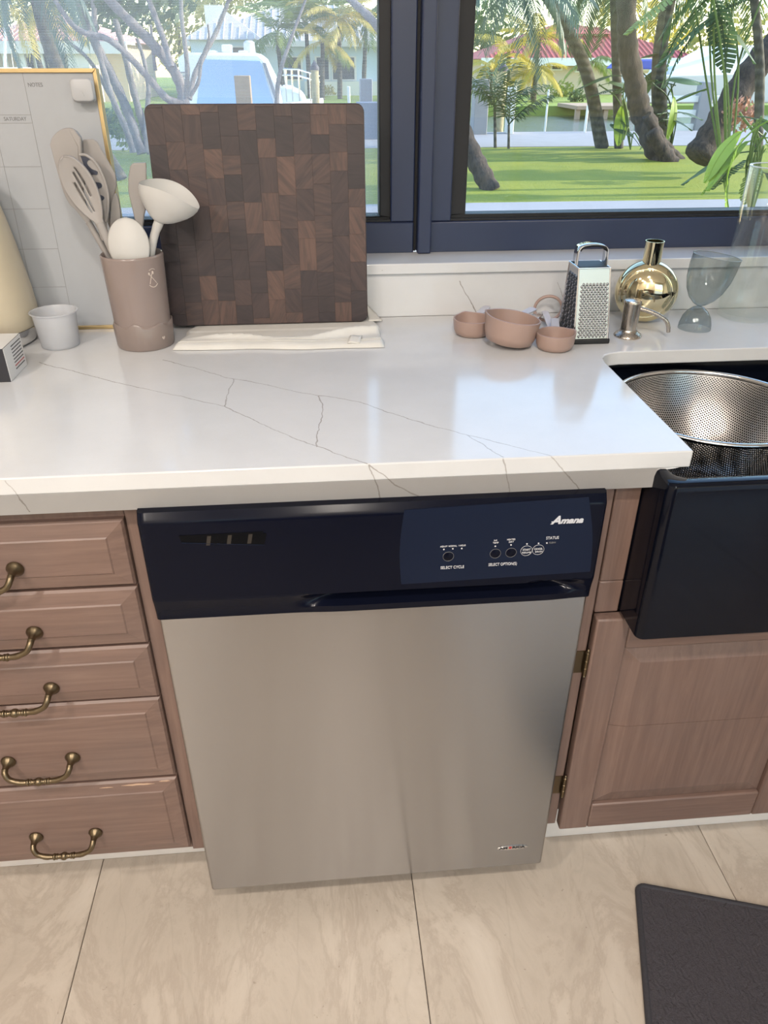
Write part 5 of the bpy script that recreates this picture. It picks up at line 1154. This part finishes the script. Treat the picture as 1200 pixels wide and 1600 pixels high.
tr2 = branchy('garden_tree', 'clump of leaning grey trunks behind the whiteboard', 15.5, [
    ([(222, 240), (205, 190), (185, 140), (160, 90), (135, 40), (112, -20)], 16, 12), ([(236, 240), (222, 190), (208, 140), (196, 90), (180, 30)], 13, 8), ([(208, 238), (196, 200), (178, 160), (165, 120), (150, 60), (146, 0)], 10, 8), ([(228, 238), (228, 190), (232, 140), (225, 95), (214, 60)], 9, 5), ([(212, 238), (190, 185), (172, 150), (140, 95), (100, 60)], 8, 5)], M['bark_grey'])
leaf_cloud(tr2, at(190, -20, y=16.5), 1.5, 900, .11, M['leaf_dark'], 3, .5); leaf_cloud(tr2, at(205, 205, y=17.0), .42, 350, .07, M['leaf_mid'], 4)
leaf_cloud(tr1, at(250, -140, y=9.4), 1.3, 900, .08, M['leaf_olive'], 5, .5)
tr3 = branchy('garden_tree', 'thick dark brown trunk flaring at its foot on the lawn', 14.6, [([(1036, 250), (1022, 225), (1010, 195), (999, 168), (992, 130), (981, 75), (979, 25), (977, -40)], 40, 28), ([(1062, 253), (1048, 238), (1028, 214), (1010, 180)], 20, 16), ([(1050, 256), (1036, 236), (1018, 205)], 26, 20)], M['bark_brown'])
leaf_cloud(tr3, at(980, -130, y=15), 2.0, 900, .14, M['leaf_dark'], 6, .5)
tr4 = branchy('garden_tree', 'leaning rusty brown trunk at the right edge of the view', 12.0, [([(1090, 246), (1118, 205), (1150, 150), (1185, 100), (1230, 50), (1275, 0)], 50, 44)], M['bark_brown'])
leaf_cloud(tr4, at(1156, 180, y=11.6), .26, 260, .05, simple('rusty_dry_blossom', col(176, 128, 104), .8), 7)
tr5 = branchy('tree_stump', 'brown leaning trunk foot at the left edge of the right window', 11.0, [([(768, 300), (752, 268), (736, 236), (716, 190), (694, 140), (670, 60), (655, -20)], 34, 28)], M['bark_brown'])
tr6 = branchy('garden_tree', 'grey branch arching down at the upper right of the left window', 8.5, [([(640, 120), (600, 55), (575, 25), (548, 0), (520, -30)], 16, 9), ([(600, 55), (596, 30), (590, -20)], 6, 4)], M['bark_grey'], base=(650, 320))
tr7 = branchy('garden_tree', 'slim bare branch in front of the metal roof', 11, [([(432, 175), (436, 120), (455, 60), (470, 20), (485, -20)], 8, 3)], M['bark_grey'], base=(430, 300))

# broad-leaved plants
def big_leaf(L, w, cut, seed, droop=.35):
    r_ = random.Random(seed); b = B(); n = 16; lf = []; 
    for s_ in (-1, 1):
        for i in range(n):
            t0, t1 = i/n, (i+1)/n-(.012 if cut else 0); f = lambda t: Vector((L*t, 0, L*(.18*t-droop*t*t))); ww = lambda t: w*math.sin(math.pi*min(1, t*.93+.05))**.7
            k = (1-.22*r_.random()) if cut else 1; q = len(b.v); dz = .25*w
            b.v += [f(t0), f(t1), f(t1)+Vector((L*.05, s_*ww(t1)*k, dz-.5*ww(t1)*k)), f(t0)+Vector((L*.05, s_*ww(t0)*k, dz-.5*ww(t0)*k))]; b.f.append((q, q+1, q+2, q+3))
    b.tube([Vector((L*t, 0, L*(.18*t-droop*t*t)-.004)) for t in [-.35+.13*i for i in range(11)]], .012*L, 5)
    return b.mesh('leaf', fix=False)
LFd = mats([big_leaf(1, .20, False, 1), big_leaf(1, .24, True, 2)], M['leaf_dark']); LFb = mats([big_leaf(1, .20, False, 3, .6), big_leaf(1, .22, True, 4, .7)], M['leaf_bright']); LFm = mats([big_leaf(1, .22, True, 5, .3)], M['leaf_mid'])
def leafy(name, label, base, leaves, stem_m, cat='plant'):
    b0 = Vector(base); t_ = thing(name, label, cat, b0)
    for (u, v, y, L, ry, rz, ms, i) in leaves:
        p = at(u, v, y=y); o = link('leaf', ms[i % len(ms)], None, t_, smooth=False); o.location = p-b0; o.rotation_euler = (rnd.uniform(-.5, .5), ry, rz); o.scale = (L, L, L)
        d_ = Euler((0, ry, rz)).to_matrix() @ Vector((-.35*L, 0, 0))+Vector((0, 0, -.02)); B().tube(spline([b0, b0.lerp(p, .55)+Vector((0, 0, .2)), p+d_], 5), .014, 6).build('stalk', stem_m, t_)
    return t_
PI = math.pi
leafy('banana_plant', 'dark broad-leaved plant around the leaning palm trunk', (*at(1048, 236, z=GZ)[:2], GZ), [(1040, 126, 15.2, .75, -.05, .05, LFd, 0), (1046, 165, 15.2, .75, -.5, .1, LFd, 0), (1058, 176, 15, .55, .1, 0, LFd, 1), (1048, 188, 15, .55, .2, .2, LFd, 0), (1000, 92, 15.6, .45, -.3, .3, LFd, 0), (1030, 128, 15.6, .9, .1, 3.0, LFd, 1), (1024, 110, 15.8, .7, .9, 2.0, LFd, 0), (1052, 150, 15.1, .7, 1.1, -1.2, LFb, 0), (1030, 190, 15.4, .6, .8, 3.4, LFd, 1)], M['leaf_dark'])
leafy('banana_plant', 'broad-leaved plant between the two slender palm trunks', (*at(985, 234, z=GZ)[:2], GZ), [(960, 118, 16.6, .7, .2, 3.0, LFd, 0), (965, 140, 16.6, .6, .1, 3.2, LFd, 1), (950, 130, 16.8, .6, 0, .2, LFd, 0), (975, 200, 16.6, .7, -.9, 1.4, LFm, 0), (990, 215, 16.5, .6, -.5, 2.4, LFd, 0), (972, 165, 16.6, .7, 1.1, 1.0, LFb, 0)], M['leaf_mid'])
leafy('banana_plant', 'tall plant with big torn leaves at the upper right of the window', (at(1150, 240, y=10).x, 10, GZ), [(1150, 6, 10, 1.05, .55, 2.9, LFd, 1), (1120, -15, 10.2, .95, .75, 2.2, LFd, 1), (1118, 0, 9.8, .85, .95, .4, LFd, 1), (1092, 46, 10, .7, 1.0, 2.6, LFd, 1), (1128, 34, 10, .65, .6, -.3, LFd, 0), (1070, 42, 10.3, .7, 1.15, 2.2, LFd, 1), (1160, -40, 10, 1.1, .2, .2, LFd, 1), (1078, -20, 10.3, .9, .5, 3.2, LFm, 0)], M['leaf_mid'])
leafy('bird_of_paradise', 'bright green leafy plant at the right edge near the vase', (at(1185, 285, y=8.2).x, 8.2, GZ), [(1160, 205, 8.0, .55, .8, 3.0, LFb, 0), (1165, 214, 7.9, .70, 1.1, 2.6, LFb, 1), (1172, 220, 8.1, .6, .5, 3.3, LFb, 0), (1150, 240, 8.2, .6, .45, 2.8, LFd, 0), (1182, 186, 8.1, .6, .4, -.2, LFd, 0), (1190, 210, 8.2, .6, .7, .3, LFm, 0), (1168, 250, 8.3, .55, .4, 3.5, LFd, 1), (1150, 262, 8.2, .4, .3, 2.9, LFb, 1), (1185, 250, 8.0, .6, .9, 1.2, LFm, 0), (1195, 270, 8.3, .5, .5, .1, LFd, 0)], M['leaf_mid'])
# hedges and background trees
def bush(name, label, u, v, y, rad, n, size, m, fl=.7, trunk=False, cat='tree'):
    p = at(u, v, y=y); t_ = thing(name, label, cat, (p.x, y, GZ)); leaf_cloud(t_, p, rad, n, size, m, int(u)+3, fl)
    if trunk: B().tube([(p.x, y, GZ), (p.x+.1, y, p.z)], [.2, .12], 8).build('trunk', M['bark_brown'], t_)
for a in (('shrub', 'low green shrub on the far lawn below the red-roofed house', 876, 142, 47, .9, 350, .12, M['leaf_mid'], .6, False, 'shrub'), ('shrub', 'low green shrub by the far bank near the jetty', 905, 150, 40, .6, 250, .1, M['leaf_dark'], .5, False, 'shrub'),
          ('shrub', 'rusty low shrub in front of the middle house', 505, 142, 48, .8, 260, .1, M['leaf_olive'], .4, False, 'shrub'), ('shrub', 'leafy shrub between the grey trunks and the whiteboard frame', 176, 190, 17.2, .30, 260, .06, M['leaf_dark'], .9, False, 'shrub'),
          ('shade_tree', 'yellow-green tree left of the metal-roofed house', 275, 40, 66, 3.6, 900, .26, M['leaf_olive'], .8, True), ('shade_tree', 'tall dark tree over the left house', 120, -10, 60, 5.0, 1200, .32, M['leaf_dark'], .7, True), ('shade_tree', 'yellow-leaved tree behind the red roof', 1008, 34, 66, 4.0, 1000, .3, M['leaf_gold'], .8, True),
          ('shade_tree', 'green tree behind the metal roof ridge', 480, -8, 70, 4.4, 900, .36, M['leaf_mid'], .5, True), ('shade_tree', 'rusty tree behind the chimney', 330, -14, 78, 4.2, 800, .34, M['leaf_olive'], .5, True), ('shade_tree', 'olive tree behind the boat at far right', 1120, 60, 76, 5.2, 1000, .34, M['leaf_olive'], .7, True), ('shade_tree', 'dark tree left of the red-roofed house', 752, 60, 62, 3.0, 700, .3, M['leaf_dark'], .8, True)):
    bush(*a)
for n_, (x, y, z, r) in enumerate(((14.0, 12.9, 4.2, .75), (16.0, 16.1, 5.4, .9), (13.2, 10.55, 4.4, .28))):  # unseen trees added to throw bands of shade over the lawn
    t_ = thing('shade_tree', ['unseen tree added to shade the lawn, in the middle of its row', 'unseen tree added to shade the lawn, nearest the canal', 'unseen sapling added to shade the lawn, nearest the house'][n_], 'tree', (x, y, GZ)); B().tube([(x, y, GZ), (x+.2, y, z)], [.16, .10], 8).build('trunk', M['bark_brown'], t_); leaf_cloud(t_, (x, y, z), r, 400, .15, M['leaf_mid'], 60+n_, 1.2)
